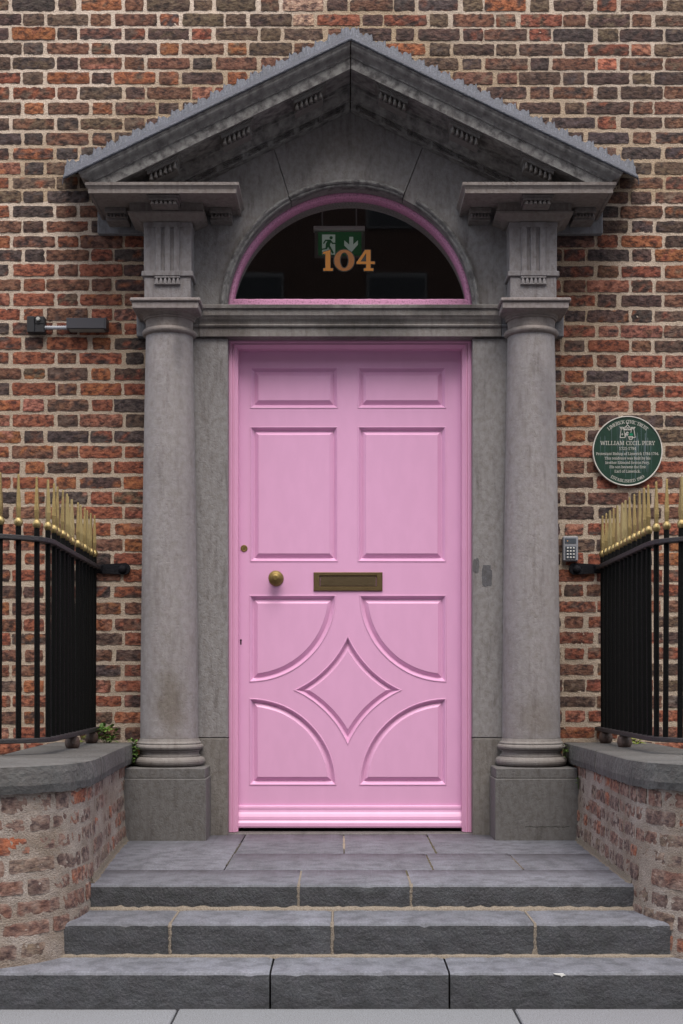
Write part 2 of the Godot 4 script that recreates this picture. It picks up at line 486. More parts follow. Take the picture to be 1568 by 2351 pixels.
func brick_house() -> void:
	var h := thing("brick_house", "old red and purple brick house front with wide pale mortar around the doorway", "house", Vector3.ZERO)
	# the wall itself: a solid with the doorway left open, then the pointing as an uneven skin on its face
	tint = Color(0.36, 0.3, 0.24)
	var st := nb()
	cbox(st, Vector3(-4.0, -0.9, -0.36), Vector3(CX - 0.7, 6.6, -0.03), 0.001)
	cbox(st, Vector3(CX + 0.7, -0.9, -0.36), Vector3(4.0, 6.6, -0.03), 0.001)
	cbox(st, Vector3(CX - 0.7, 3.42, -0.359), Vector3(CX + 0.7, 6.599, -0.031), 0.001)
	part(h, "wall", st, M.mortar)
	var open := func(x, y): return absf(x - CX) < 0.72 and y < 3.42
	var mh := func(x, y): return -0.0012 + 0.0024 * n2.get_noise_3d(x * 26.0, y * 34.0, 0.0) + 0.0017 * n2.get_noise_3d(x * 70.0, y * 70.0, 2.0)
	place(h, "mortar", grid_mesh(-2.0, 2.0, 0.3, 4.6, 0.0075, open, mh, mortar_colour), M.mortar)
	var outer := func(x, y): return (absf(x) < 1.99 and y > 0.31 and y < 4.59) or open.call(x, y)
	place(h, "mortar", grid_mesh(-4.0, 4.0, -0.4, 6.6, 0.05, outer, func(_x, _y): return -0.0035, mortar_colour), M.mortar)
	# Flemish bond: stretcher and header by turns, each course half a step on
	var bricks := []
	for k in range(-26, 62):
		var even := posmod(k, 2) == 0
		var x := sx(28.0 if even else 107.0) - 0.3525 * 9.0
		var stretcher := true
		while x < 3.7:
			rng.seed = hash(Vector3i(k, int(round(x * 1000.0)), 5))
			var w := 0.221 if stretcher else 0.108
			var x0 := x + rng.randf_range(-0.006, 0.006)
			var x1 := x + w + rng.randf_range(-0.007, 0.006)
			var xm := (x0 + x1) * 0.5
			x += w + 0.01175
			stretcher = not stretcher
			if xm < -3.9: continue
			var yc := row_y(k, xm)
			var hh := 0.0305 + rng.randf_range(-0.003, 0.002)
			var hid := true
			for s in [0.0, 0.5, 1.0]:
				for t in [-1.0, 1.0]:
					if not doorcase_covers(lerpf(x0, x1, s), yc + t * hh): hid = false
			if hid: continue
			var seen := 0
			for s in 7:
				for t in [-0.9, 0.0, 0.9]:
					if in_photo(lerpf(x0, x1, s / 6.0), yc + t * hh): seen += 1
			bricks.append([seen / 21.0 * (x1 - x0) * hh, x0, x1, yc, hh, seen])
	var order := range(bricks.size())
	order.sort_custom(func(a, b): return bricks[a][0] > bricks[b][0])
	var rest := nb()
	rest.set_smooth_group(-1)
	var flat := func(u, v, o): return Vector3(u, v, o)
	for n in order.size():
		var b: Array = bricks[order[n]]
		rng.seed = hash(Vector2i(int(round(b[1] * 1000.0)), int(round(b[3] * 1000.0))))
		var cc := brick_colours((b[1] + b[2]) * 0.5, b[3])
		var xm: float = (b[1] + b[2]) * 0.5
		if absf(xm - sx(1415.0)) < 0.06 and absf(b[3] - sy(147.0)) < 0.03: cc = [Color(0.46, 0.17, 0.1), Color(0.4, 0.15, 0.1)]
		if (absf(xm - sx(715.0)) < 0.09 and absf(b[3] - sy(45.0)) < 0.03) or (absf(xm - sx(700.0)) < 0.09 and absf(b[3] - sy(12.0)) < 0.03): cc = [Color(0.42, 0.3, 0.23), Color(0.36, 0.25, 0.2)]
		var out := rng.randf_range(0.0006, 0.0042)
		if n < 300:
			var one := nb()
			one.set_smooth_group(0)
			brick_mesh(one, b[1], b[2], b[3] - b[4], b[3] + b[4], out, cc[0], cc[1], flat, true, 0.22 if b[3] < 1.2 else 0.06)
			part(h, "brick", one, M.brick)
		else:
			brick_mesh(rest, b[1], b[2], b[3] - b[4], b[3] + b[4], out, cc[0], cc[1], flat, b[5] > 0, 0.22 if b[3] < 1.2 else 0.06)
	var o := part(h, "brickwork", rest, M.brick)
	o.set_meta("kind", "stuff")

# the dark hall behind the door
func hall() -> void:
	var h := thing("hallway", "dark hallway behind the arched fanlight glass", "hallway", Vector3(CX, 0, -2.0))
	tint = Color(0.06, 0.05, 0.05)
	var st := nb()
	var x0 := CX - 1.1; var x1 := CX + 1.1
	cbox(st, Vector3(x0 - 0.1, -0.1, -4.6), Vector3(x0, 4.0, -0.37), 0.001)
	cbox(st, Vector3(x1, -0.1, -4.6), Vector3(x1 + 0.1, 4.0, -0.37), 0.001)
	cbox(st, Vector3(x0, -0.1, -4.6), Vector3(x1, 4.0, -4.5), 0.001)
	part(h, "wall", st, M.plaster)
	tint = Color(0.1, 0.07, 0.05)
	st = nb()
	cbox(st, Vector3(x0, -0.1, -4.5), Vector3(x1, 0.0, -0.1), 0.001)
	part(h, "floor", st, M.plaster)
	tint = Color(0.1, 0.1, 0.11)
	st = nb()
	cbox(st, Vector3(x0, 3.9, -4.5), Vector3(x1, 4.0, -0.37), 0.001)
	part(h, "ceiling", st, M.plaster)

# ---------------------------------------------------------------- the doorcase
func arc_pts(r: float, ry: float, y0: float, n: int, a0 := 0.0, a1 := PI) -> PackedVector2Array:
	var out := PackedVector2Array()
	for i in n + 1:
		var a := a0 + (a1 - a0) * i / n
		out.append(Vector2(CX + cos(a) * r, y0 + sin(a) * ry))
	return out

const ARCH_Y := 2.70
const ARCH_R := 0.637

func stone_box(parent: Node3D, called: String, a: Vector3, b: Vector3, c := 0.004, m: Material = null) -> void:
	var st := nb()
	cbox(st, a, b, c)
	part(parent, called, st, m if m else M.stone)

func doorcase() -> void:
	var d := thing("stone_doorcase", "grey limestone doorcase with two round columns and open pediment around the pink door", "door surround", Vector3(CX, 0, 0.1))
	# jambs behind the columns: a short stone below, a tall one above
	for s in [-1.0, 1.0]:
		var xi: float = CX + s * 0.631
		var xo: float = CX + s * 0.96
		tint = Color(0.17, 0.16, 0.152)
		stone_box(d, "jamb_stone", Vector3(minf(xi, xo), -0.02, -0.36), Vector3(maxf(xi, xo), 0.498, 0.092))
		tint = Color(0.225, 0.216, 0.222)
		stone_box(d, "jamb_stone", Vector3(minf(xi, xo), 0.501, -0.36), Vector3(maxf(xi, xo), 2.56, 0.09))
	column(d, -1.0)
	column(d, 1.0)
	# lintel between the capitals
	tint = Color(0.215, 0.2, 0.193)
	var st := nb()
	var prof := [Vector2(-0.36, 2.716), Vector2(0.148, 2.716), Vector2(0.152, 2.712), Vector2(0.15, 2.698), Vector2(0.14, 2.694), Vector2(0.139, 2.664), Vector2(0.134, 2.658), Vector2(0.128, 2.648), Vector2(0.118, 2.636), Vector2(0.114, 2.626), Vector2(0.12, 2.624), Vector2(0.123, 2.617), Vector2(0.12, 2.611), Vector2(0.111, 2.609), Vector2(0.11, 2.5635), Vector2(-0.36, 2.5635)]
	blotch = 0.22; blotch_freq = 4.0
	stains = [[Vector3(CX + 0.05, 2.6, 0.12), Vector3(0.3, 0.12, 0.3), Color(0.55, 0.55, 0.55)], [Vector3(CX + 0.5, 2.7, 0.12), Vector3(0.25, 0.06, 0.3), Color(0.5, 0.5, 0.5)], [Vector3(CX - 0.62, 2.6, 0.12), Vector3(0.15, 0.1, 0.3), Color(0.65, 0.63, 0.62)], [Vector3(CX - 0.3, 2.71, 0.12), Vector3(0.35, 0.03, 0.3), Color(0.5, 0.5, 0.5)]]
	run_x(st, prof, CX - 0.775, CX + 0.775, 120)
	part(d, "lintel", st, M.stone)
	blotch = 0.0; stains = []
	for s in [-1.0, 1.0]:
		st = nb()
		var p2 := []
		for p in prof: p2.append(Vector2(p.x if p.x < 0.0 else p.x * 0.98, p.y))
		run_x(st, p2, CX + s * 0.778, CX + s * 0.96)
		part(d, "lintel_end", st, M.stone)
		tint = Color(0.19, 0.19, 0.205)
		stone_box(d, "respond", Vector3(minf(CX + s * 0.961, CX + s * 1.108), 2.58, -0.03), Vector3(maxf(CX + s * 0.961, CX + s * 1.108), 2.735, 0.042))
		stone_box(d, "respond", Vector3(minf(CX + s * 0.9, CX + s * 1.312), 3.115, -0.03), Vector3(maxf(CX + s * 0.9, CX + s * 1.312), 3.24, 0.034))
	# dark mortar repairs on the right jamb, cracks in the plinth
	var blob := func(cx, cy, w, h, z, c, name_, sd):
		var b := nb()
		tint = c
		var pl := []
		for i in 18:
			var a := TAU * i / 18.0
			var k: float = 1.0 + 0.28 * n2.get_noise_2d(i * 1.7, sd)
			pl.append(Vector2(cx + signf(cos(a)) * pow(absf(cos(a)), 0.6) * w * k, cy + signf(sin(a)) * pow(absf(sin(a)), 0.6) * h * k))
		slab(b, pl, z - 0.004, z + 0.0012)
		part(d, name_, b, M.stone)
	blob.call(sx(1118, 0.09), sy(1322, 0.09), 0.027, 0.055, 0.09, Color(0.1, 0.1, 0.112), "repair_patch", 3.0)
	blob.call(sx(1093, 0.09), sy(1298, 0.09), 0.017, 0.037, 0.09, Color(0.11, 0.11, 0.12), "repair_patch", 9.0)
	var cb := nb()
	tint = Color(0.03, 0.028, 0.025)
	for i in 26:
		var xa := CX + 0.926 - 0.06 + i * 0.0085
		var f := func(x): return 0.068 + 0.006 * n2.get_noise_2d(x * 22.0, 4.0)
		quad(cb, Vector3(xa, f.call(xa), 0.3353), Vector3(xa + 0.0085, f.call(xa + 0.0085), 0.3353), Vector3(xa + 0.0085, f.call(xa + 0.0085) + 0.003, 0.3353), Vector3(xa, f.call(xa) + 0.003, 0.3353))
	part(d, "crack", cb, M.stone)
	tympanum(d)
	for s in [-1.0, 1.0]:
		entablature_block(d, s)
		rake(d, s)
	lead(d)

func column(d: Node3D, s: float) -> void:
	var c := node(d, "column")
	var x := CX + s * 0.926
	var z := 0.1265
	tint = Color(0.125, 0.121, 0.12)
	stone_box(c, "plinth", Vector3(x - 0.2085, -0.01, -0.03), Vector3(x + 0.2085, 0.308, 0.335), 0.004)
	stone_box(c, "plinth", Vector3(x - 0.203, 0.308, -0.03), Vector3(x + 0.203, 0.36, 0.329), 0.004)
	tint = Color(0.215, 0.198, 0.192)
	var xf := Transform3D(Basis(), Vector3(x, 0, z))
	var st := nb()
	var prof := [Vector2(0.0, 0.36), Vector2(0.17, 0.36)]
	for i in 9:
		var a := -PI / 2 + PI * i / 8.0
		prof.append(Vector2(0.157 + 0.025 * cos(a), 0.386 + 0.024 * sin(a)))
	prof += [Vector2(0.158, 0.412), Vector2(0.158, 0.417), Vector2(0.152, 0.42), Vector2(0.15, 0.428), Vector2(0.153, 0.437), Vector2(0.159, 0.439), Vector2(0.159, 0.443)]
	for i in 7:
		var a := -PI / 2 + PI * i / 6.0
		prof.append(Vector2(0.155 + 0.018 * cos(a), 0.459 + 0.015 * sin(a)))
	prof += [Vector2(0.162, 0.475), Vector2(0.162, 0.48), Vector2(0.154, 0.488), Vector2(0.149, 0.503)]
	lathe(st, prof, 48, xf)
	part(c, "base", st, M.stone)
	# shaft: straight below, drawn in towards the neck
	tint = Color(0.25, 0.234, 0.24)
	blotch = 0.08; blotch_freq = 2.2
	st = nb()
	prof = []
	stains = [[Vector3(CX - 0.926 + 0.02, 0.68, 0.27), Vector3(0.1, 0.2, 0.15), Color(0.66, 0.62, 0.55)], [Vector3(CX + 0.926 + 0.06, 2.2, 0.24), Vector3(0.07, 0.3, 0.15), Color(0.8, 0.8, 0.82)], [Vector3(CX - 0.926 + 0.06, 2.45, 0.24), Vector3(0.04, 0.12, 0.1), Color(0.68, 0.68, 0.7)], [Vector3(CX - 0.926 - 0.06, 2.42, 0.24), Vector3(0.05, 0.1, 0.1), Color(1.16, 1.15, 1.15)], [Vector3(CX + 0.926, 0.6, 0.27), Vector3(0.16, 0.14, 0.2), Color(0.82, 0.79, 0.74)]]
	for i in 91:
		var t := i / 90.0
		prof.append(Vector2(0.148 - 0.028 * pow(t, 1.5), lerpf(0.504, 2.548, t)))
	prof.append(Vector2(0.1185, 2.552))
	lathe(st, prof, 56, xf, 0.0, TAU, 1)
	part(c, "shaft", st, M.stone)
	blotch = 0.0; stains = []
	tint = Color(0.24, 0.212, 0.203)
	st = nb()
	prof = [Vector2(0.119, 2.549)]
	for i in 8:
		var a := -PI / 2 + PI * i / 7.0
		prof.append(Vector2(0.122 + 0.017 * cos(a), 2.568 + 0.0155 * sin(a)))
	prof += [Vector2(0.1195, 2.586), Vector2(0.1195, 2.6), Vector2(0.121, 2.628), Vector2(0.129, 2.63), Vector2(0.131, 2.635), Vector2(0.129, 2.639), Vector2(0.133, 2.641), Vector2(0.136, 2.646)]
	for i in 7:
		var a := PI / 2 * i / 6.0
		prof.append(Vector2(0.138 + 0.026 * sin(a), 2.686 - 0.036 * cos(a)))
	lathe(st, prof, 48, xf)
	part(c, "capital", st, M.stone)
	tint = Color(0.24, 0.215, 0.208)
	st = nb()
	cbox(st, Vector3(x - 0.1655, 2.656, 0.0), Vector3(x + 0.1655, 2.69, z + 0.1655), 0.003)
	cbox(st, Vector3(x - 0.176, 2.69, 0.0), Vector3(x + 0.176, 2.708, z + 0.176), 0.005)
	part(c, "abacus", st, M.stone)

func tympanum(d: Node3D) -> void:
	# three stones round the arch, their joints open by a few millimetres
	var zf := 0.09
	var top := func(x): return 3.735 - SLOPE * absf(x - CX)
	var jl := [Vector2(sx(628, zf), sy(342, zf)), Vector2(sx(668, zf), sy(436, zf))]
	var jr := [Vector2(sx(972, zf), sy(345, zf)), Vector2(sx(924, zf), sy(436, zf))]
	var al := acos(clampf((jl[1].x - CX) / ARCH_R, -1, 1))
	var ar := acos(clampf((jr[1].x - CX) / ARCH_R, -1, 1))
	tint = Color(0.23, 0.224, 0.228)
	blotch = 0.2; blotch_freq = 2.5
	var left := PackedVector2Array()
	left.append_array(arc_pts(ARCH_R, ARCH_R, ARCH_Y, 24, al + 0.003, PI))
	left.append_array([Vector2(CX - ARCH_R, 2.717), Vector2(CX - 0.96, 2.717), Vector2(CX - 0.96, top.call(CX - 0.96)), Vector2(jl[0].x - 0.0015, top.call(jl[0].x))])
	var key := PackedVector2Array()
	key.append_array(arc_pts(ARCH_R, ARCH_R, ARCH_Y, 16, ar + 0.003, al - 0.003))
	key.append_array([Vector2(jl[0].x + 0.0015, top.call(jl[0].x)), Vector2(CX, top.call(CX)), Vector2(jr[0].x - 0.0015, top.call(jr[0].x))])
	var right := PackedVector2Array()
	right.append_array(arc_pts(ARCH_R, ARCH_R, ARCH_Y, 24, 0.0, ar - 0.003))
	right.append_array([Vector2(jr[0].x + 0.0015, top.call(jr[0].x)), Vector2(CX + 0.96, top.call(CX + 0.96)), Vector2(CX + 0.96, 2.717), Vector2(CX + ARCH_R, 2.717)])
	var i := 0
	for p in [left, key, right]:
		var st := nb()
		slab(st, p, -0.19, zf + [0.0, 0.002, -0.002][i])
		part(d, "tympanum_stone", st, M.stone)
		i += 1
	blotch = 0.0
	# archivolt in three lengths; the right one has slipped a little and its end is broken away
	tint = Color(0.215, 0.212, 0.215)
	var spans := [[ar + 0.004, al - 0.004, 0.0, 0.0], [al + 0.004, PI + 0.02, 0.0, -0.003], [-0.02, ar - 0.11, 0.0, -0.006]]
	for sp in spans:
		var st := nb()
		var rings := []
		var n := 28
		for k in n + 1:
			var a: float = lerpf(sp[0], sp[1], float(k) / n)
			var r := PackedVector3Array()
			var wear := 0.0035 * maxf(0.0, n2.get_noise_2d(a * 9.0, 3.0) * 2.0)
			for q in [Vector2(ARCH_R - 0.0005, 0.06), Vector2(ARCH_R - 0.0005, 0.098), Vector2(ARCH_R + 0.004, 0.103), Vector2(ARCH_R + 0.013, 0.104), Vector2(ARCH_R + 0.0135, 0.11), Vector2(ARCH_R + 0.02, 0.1165 - wear), Vector2(ARCH_R + 0.027, 0.1165 - wear * 2.0), Vector2(ARCH_R + 0.034, 0.11 - wear), Vector2(ARCH_R + 0.035, 0.06)]:
				r.append(Vector3(CX + cos(a) * (q.x + sp[3]), ARCH_Y + sin(a) * (q.x + sp[3]) + sp[2], q.y))
			rings.append(r)
		loft(st, rings, true, true, 0)
		part(d, "archivolt", st, M.sooty)

func rect_ring(x0: float, x1: float, z1: float, y: float) -> PackedVector3Array:
	return PackedVector3Array([Vector3(x0, y, -0.03), Vector3(x0, y, z1), Vector3(x1, y, z1), Vector3(x1, y, -0.03)])

# six blunt pegs under a small block
func guttae(st: SurfaceTool, x0: float, x1: float, y0: float, y1: float, z0: float, z1: float, shear := 0.0) -> void:
	var n := 6
	var w := (x1 - x0) / n
	for i in n:
		var xc := x0 + w * (i + 0.5)
		var dy := -shear * (xc - (x0 + x1) * 0.5)
		var zc := (z0 + z1) * 0.5
		var rings := []
		for s in [[y1, 0.2], [lerpf(y1, y0, 0.4), 0.36], [y0, 0.48]]:
			var r := PackedVector3Array()
			for k in 8:
				var a := TAU * k / 8
				r.append(Vector3(xc + cos(a) * w * s[1], s[0] + dy, zc + sin(a) * (z1 - z0) * s[1]))
			rings.append(r)
		loft(st, rings, true, true, 0)

func entablature_block(d: Node3D, s: float) -> void:
	var b := node(d, "entablature_block")
	var x := CX + s * 0.924
	# the pier with a triglyph
	tint = Color(0.225, 0.215, 0.222)
	var st := nb()
	cbox(st, Vector3(x - 0.117, 2.708, 0.0), Vector3(x + 0.117, 2.836, 0.222), 0.003)
	cbox(st, Vector3(x - 0.12, 2.862, 0.0), Vector3(x + 0.12, 3.112, 0.217), 0.003)
	part(b, "pier", st, M.stone)
	st = nb()
	cbox(st, Vector3(x - 0.13, 2.836, 0.0), Vector3(x + 0.13, 2.862, 0.232), 0.003)
	cbox(st, Vector3(x - 0.066, 2.8365, 0.1), Vector3(x + 0.066, 2.8615, 0.237), 0.002)
	part(b, "band", st, M.stone)
	st = nb()
	cbox(st, Vector3(x - 0.064, 2.826, 0.15), Vector3(x + 0.064, 2.8355, 0.234), 0.0015)
	guttae(st, x - 0.064, x + 0.064, 2.798, 2.826, 0.221, 0.238)
	cbox(st, Vector3(x - 0.066, 2.7935, 0.21), Vector3(x + 0.066, 2.7985, 0.236), 0.001)
	part(b, "guttae", st, M.stone)
	st = nb()
	for k in 3:   # three flat strips with channels between
		var xc := x + (k - 1) * 0.046
		var p := [Vector2(-0.018, 0.21), Vector2(-0.012, 0.2265), Vector2(0.012, 0.2265), Vector2(0.018, 0.21)]
		var rings := []
		for yy in [2.863, 3.085]:
			var r := PackedVector3Array()
			for q in p: r.append(Vector3(xc + q.x, yy, q.y))
			rings.append(r)
		loft(st, rings, true, true, 0)
	cbox(st, Vector3(x - 0.07, 3.085, 0.15), Vector3(x + 0.07, 3.11, 0.2285), 0.002)
	cbox(st, Vector3(x - 0.1225, 3.086, 0.05), Vector3(x + 0.1225, 3.1115, 0.2215), 0.002)
	part(b, "triglyph", st, M.stone)
	# cornice: bed mould, soffit, corona, fillet
	tint = Color(0.2, 0.18, 0.172)
	st = nb()
	var rings := []
	for q in [[-0.002, 3.112], [0.012, 3.112], [0.02, 3.116], [0.03, 3.124], [0.046, 3.131], [0.058, 3.137], [0.06, 3.146], [0.052, 3.148], [0.052, 3.19], [0.183, 3.19], [0.185, 3.186], [0.196, 3.186], [0.196, 3.205], [0.2, 3.213], [0.207, 3.222], [0.207, 3.236], [-0.002, 3.24]]:
		rings.append(rect_ring(x - 0.12 - q[0] * 1.24, x + 0.12 + q[0] * 1.24, 0.22 + q[0], q[1]))
	loft(st, rings, false, false, 0)
	for k in [0, rings.size() - 1]:
		quad(st, rings[k][0], rings[k][1], rings[k][2], rings[k][3])
	part(b, "cornice", st, M.stone)
	tint = Color(0.17, 0.155, 0.15)
	st = nb()
	cbox(st, Vector3(x - 0.072, 3.166, 0.275), Vector3(x + 0.072, 3.19, 0.385), 0.002)
	cbox(st, Vector3(x - 0.08, 3.181, 0.27), Vector3(x + 0.08, 3.1895, 0.393), 0.002)
	guttae(st, x - 0.066, x + 0.066, 3.147, 3.168, 0.355, 0.383)
	cbox(st, Vector3(x - 0.066, 3.15, 0.28), Vector3(x + 0.066, 3.167, 0.352), 0.002)
	for e in [-1.0, 1.0]:
		var xc: float = x + e * 0.265
		cbox(st, Vector3(xc - 0.055, 3.166, 0.055), Vector3(xc + 0.055, 3.19, 0.21), 0.002)
		guttae(st, xc - 0.05, xc + 0.05, 3.148, 3.168, 0.17, 0.2)
		cbox(st, Vector3(xc - 0.055, 3.14, 0.06), Vector3(xc + 0.055, 3.166, 0.165), 0.002)
	part(b, "mutules", st, M.stone)

# vertical section of the sloping cornice (z, height at the apex)
const RAKE := [Vector2(0.0, 3.925), Vector2(0.455, 3.922), Vector2(0.457, 3.908), Vector2(0.45, 3.902), Vector2(0.447, 3.893), Vector2(0.44, 3.885), Vector2(0.428, 3.879), Vector2(0.417, 3.873), Vector2(0.41, 3.865), Vector2(0.409, 3.858), Vector2(0.401, 3.856), Vector2(0.4, 3.804), Vector2(0.388, 3.804), Vector2(0.385, 3.815), Vector2(0.215, 3.815), Vector2(0.213, 3.8), Vector2(0.203, 3.797), Vector2(0.198, 3.786), Vector2(0.188, 3.775), Vector2(0.175, 3.766), Vector2(0.158, 3.76), Vector2(0.155, 3.754), Vector2(0.142, 3.753), Vector2(0.136, 3.722), Vector2(0.0, 3.722)]

func rake_at(side: float, h: float, y: float, z: float) -> Vector3:
	return Vector3(CX + side * h, y - SLOPE * h, z)

func rake_box(st: SurfaceTool, side: float, h0: float, h1: float, y0: float, y1: float, z0: float, z1: float) -> void:
	var rings := []
	for h in [h0, h1]:
		rings.append(PackedVector3Array([rake_at(side, h, y0, z0), rake_at(side, h, y0, z1), rake_at(side, h, y1, z1), rake_at(side, h, y1, z0)]))
	loft(st, rings, true, true, 0)

func rake(d: Node3D, side: float) -> void:
	var p := node(d, "raking_cornice")
	tint = Color(0.235, 0.228, 0.226)
	var st := nb()
	var rings := []
	var n := 16
	for i in n + 1:
		var r := PackedVector3Array()
		for q in RAKE:
			var h0 := 0.0025
			var h1: float = 1.326 - (0.457 - maxf(q.x, 0.13)) * 0.92
			var h := lerpf(h0, h1, float(i) / n)
			var w := 0.002 * n2.get_noise_3d(h * 12.0, q.y * 50.0, side * 5.0)
			r.append(rake_at(side, h, q.y + w, q.x))
		rings.append(r)
	loft(st, rings, true, false, 0)
	# the moulding returns along the wall at its foot
	var back := PackedVector3Array()
	for v in rings[-1]: back.append(Vector3(v.x, v.y, -0.02))
	loft(st, [rings[-1], back], true, false, 0)
	flat_poly(st, RAKE, func(q): return rake_at(side, 0.0025, q.y, q.x))
	part(p, "moulding", st, M.sooty)
	for h in [0.208, 0.565, 0.93]:
		tint = Color(0.165, 0.158, 0.153)
		st = nb()
		rake_box(st, side, h - 0.085, h + 0.085, 3.803, 3.8145, 0.24, 0.372)
		rake_box(st, side, h - 0.075, h + 0.075, 3.785, 3.803, 0.25, 0.362)
		rake_box(st, side, h - 0.07, h + 0.07, 3.752, 3.785, 0.255, 0.325)
		var g := nb()
		guttae(g, -0.07, 0.07, 3.752, 3.786, 0.328, 0.362, SLOPE * side)
		g.generate_normals()
		var gm := g.commit()
		st.append_from(gm, 0, Transform3D(Basis(), Vector3(CX + side * h, -SLOPE * h, 0)))
		part(p, "mutule", st, M.stone)
	# worn key pattern on the lowest band
	st = nb()
	tint = Color(0.15, 0.147, 0.145)
	var h := 0.03
	while h < 0.9:
		var zb := 0.14
		rake_box(st, side, h, h + 0.1, 3.744, 3.749, zb - 0.02, zb + 0.008)
		rake_box(st, side, h, h + 0.006, 3.728, 3.744, zb - 0.02, zb + 0.007)
		rake_box(st, side, h + 0.02, h + 0.1, 3.728, 3.733, zb - 0.02, zb + 0.007)
		rake_box(st, side, h + 0.02, h + 0.026, 3.733, 3.74, zb - 0.02, zb + 0.007)
		rake_box(st, side, h + 0.04, h + 0.08, 3.7365, 3.7405, zb - 0.02, zb + 0.007)
		h += 0.13
	part(p, "fret", st, M.sooty)

# lead sheet sloping from the cornice lip back to the wall, its upper edge dressed in waves
func lead(d: Node3D) -> void:
	var f := node(d, "lead_flashing", "blue grey lead sheet with a wavy torn upper edge")
	for side in [-1.0, 1.0]:
		tint = Color(0.2, 0.21, 0.265)
		blotch = 0.25; blotch_freq = 7.0
		var st := nb()
		var n := 300
		var rings := []
		for i in n + 1:
			var h := 1.485 * i / n
			var t := fmod(h + 0.02, 0.068) / 0.068
			var wave := 0.034 * t - 0.014 + 0.02 * sqrt(absf(sin(h * PI / 0.034))) * (0.8 + 0.2 * sin(h * 31.0)) + 0.005 * n2.get_noise_2d(h * 40.0, side)
			var hf := h * 1.4 / 1.485
			var lip := 3.922 - SLOPE * minf(hf, 1.4)
			var y1 := 4.185 - SLOPE * h + wave
			var r := PackedVector3Array()
			r.append(Vector3(CX + side * hf, lip - 0.006, 0.452))
			r.append(Vector3(CX + side * hf, lip - 0.008, 0.463))
			r.append(Vector3(CX + side * hf, lip + 0.006, 0.462))
			for k in 7:
				var q := (k + 1) / 7.0
				var bump_ := 0.005 * n2.get_noise_3d(h * 8.0, q * 3.0, side * 9.0)
				r.append(Vector3(CX + side * lerpf(hf, h, q), lerpf(lip + 0.006, 4.148 - SLOPE * h, q) + bump_, lerpf(0.462, 0.03, q)))
			r.append(Vector3(CX + side * h, 4.156 - SLOPE * h, 0.02))
			r.append(Vector3(CX + side * h, y1, 0.013))
			r.append(Vector3(CX + side * h, y1 + 0.001, 0.007))
			rings.append(r)
		loft(st, rings, false, false, 1)
		# the turned-down foot
		var foot := PackedVector3Array()
		for v in rings[-1]: foot.append(v + Vector3(side * 0.004, -0.03, 0.0))
		loft(st, [rings[-1], foot], false, false, 0)
		part(f, "lead_sheet", st, M.lead)
	blotch = 0.0

# ---------------------------------------------------------------- the door
const DZ := -0.05       # face of the door

func dx_(px: float) -> float: return sx(px, DZ)
func dy_(py: float) -> float: return sy(py, DZ)

# outline of each panel, drawn in by t
func rect_loop(x0: float, x1: float, y0: float, y1: float, t: float) -> PackedVector2Array:
	return PackedVector2Array([Vector2(x0 + t, y0 + t), Vector2(x1 - t, y0 + t), Vector2(x1 - t, y1 - t), Vector2(x0 + t, y1 - t)])

func quarter_loop(c: Vector2, r: float, ix: float, iy: float, t: float) -> PackedVector2Array:
	var out := PackedVector2Array([c + Vector2(ix * t, iy * t)])
	var rr := r - t
	var a := asin(t / rr)
	for i in 25:
		var q := lerpf(a, PI / 2 - a, i / 24.0)
		out.append(c + Vector2(ix * cos(q) * rr, iy * sin(q) * rr))
	if ix * iy < 0.0: out.reverse()
	return out

func diamond_loop(c: Vector2, a: float, b: float, r: float, t: float) -> PackedVector2Array:
	var out := PackedVector2Array()
	var rr := r + t
	for q in [[1.0, 1.0], [-1.0, 1.0], [-1.0, -1.0], [1.0, -1.0]]:
		var k := c + Vector2(q[0] * a, q[1] * b)
		var p0 := Vector2(c.x + q[0] * (a - sqrt(rr * rr - b * b)), c.y)
		var p1 := Vector2(c.x, c.y + q[1] * (b - sqrt(rr * rr - a * a)))
		if q[0] * q[1] < 0.0:
			var h := p0; p0 = p1; p1 = h
		var v0 := (p0 - k).normalized()
		var v1 := (p1 - k).normalized()
		for i in 14:
			out.append(k + v0.slerp(v1, i / 14.0) * rr)
	return out

func panel(parent: Node3D, loop: Callable) -> void:
	var st := nb()
	var rings := []
	for q in [[0.0, 0.0], [0.002, 0.003], [0.006, 0.0025], [0.0085, -0.001], [0.018, -0.0145], [0.0215, -0.0175], [0.0245, -0.0175], [0.0265, -0.0155], [0.0405, -0.0045], [0.0435, -0.0015], [0.0445, -0.001]]:
		var r := PackedVector3Array()
		var i := 0
		for p in loop.call(q[0]):
			var w := 0.0011 * n2.get_noise_2d(p.x * 30.0, p.y * 30.0)
			r.append(Vector3(p.x + w, p.y + w, DZ + q[1] + (0.0006 * n2.get_noise_2d(p.x * 60.0, p.y * 60.0) if q[0] > 0.0 else 0.0)))
			i += 1
		rings.append(r)
	loft(st, rings, true, false, 0)
	var last: PackedVector3Array = rings[-1]
	flat_poly(st, Array(loop.call(0.0445)), func(p): return Vector3(p.x, p.y, DZ - 0.001))
	part(parent, "panel", st, M.pink)

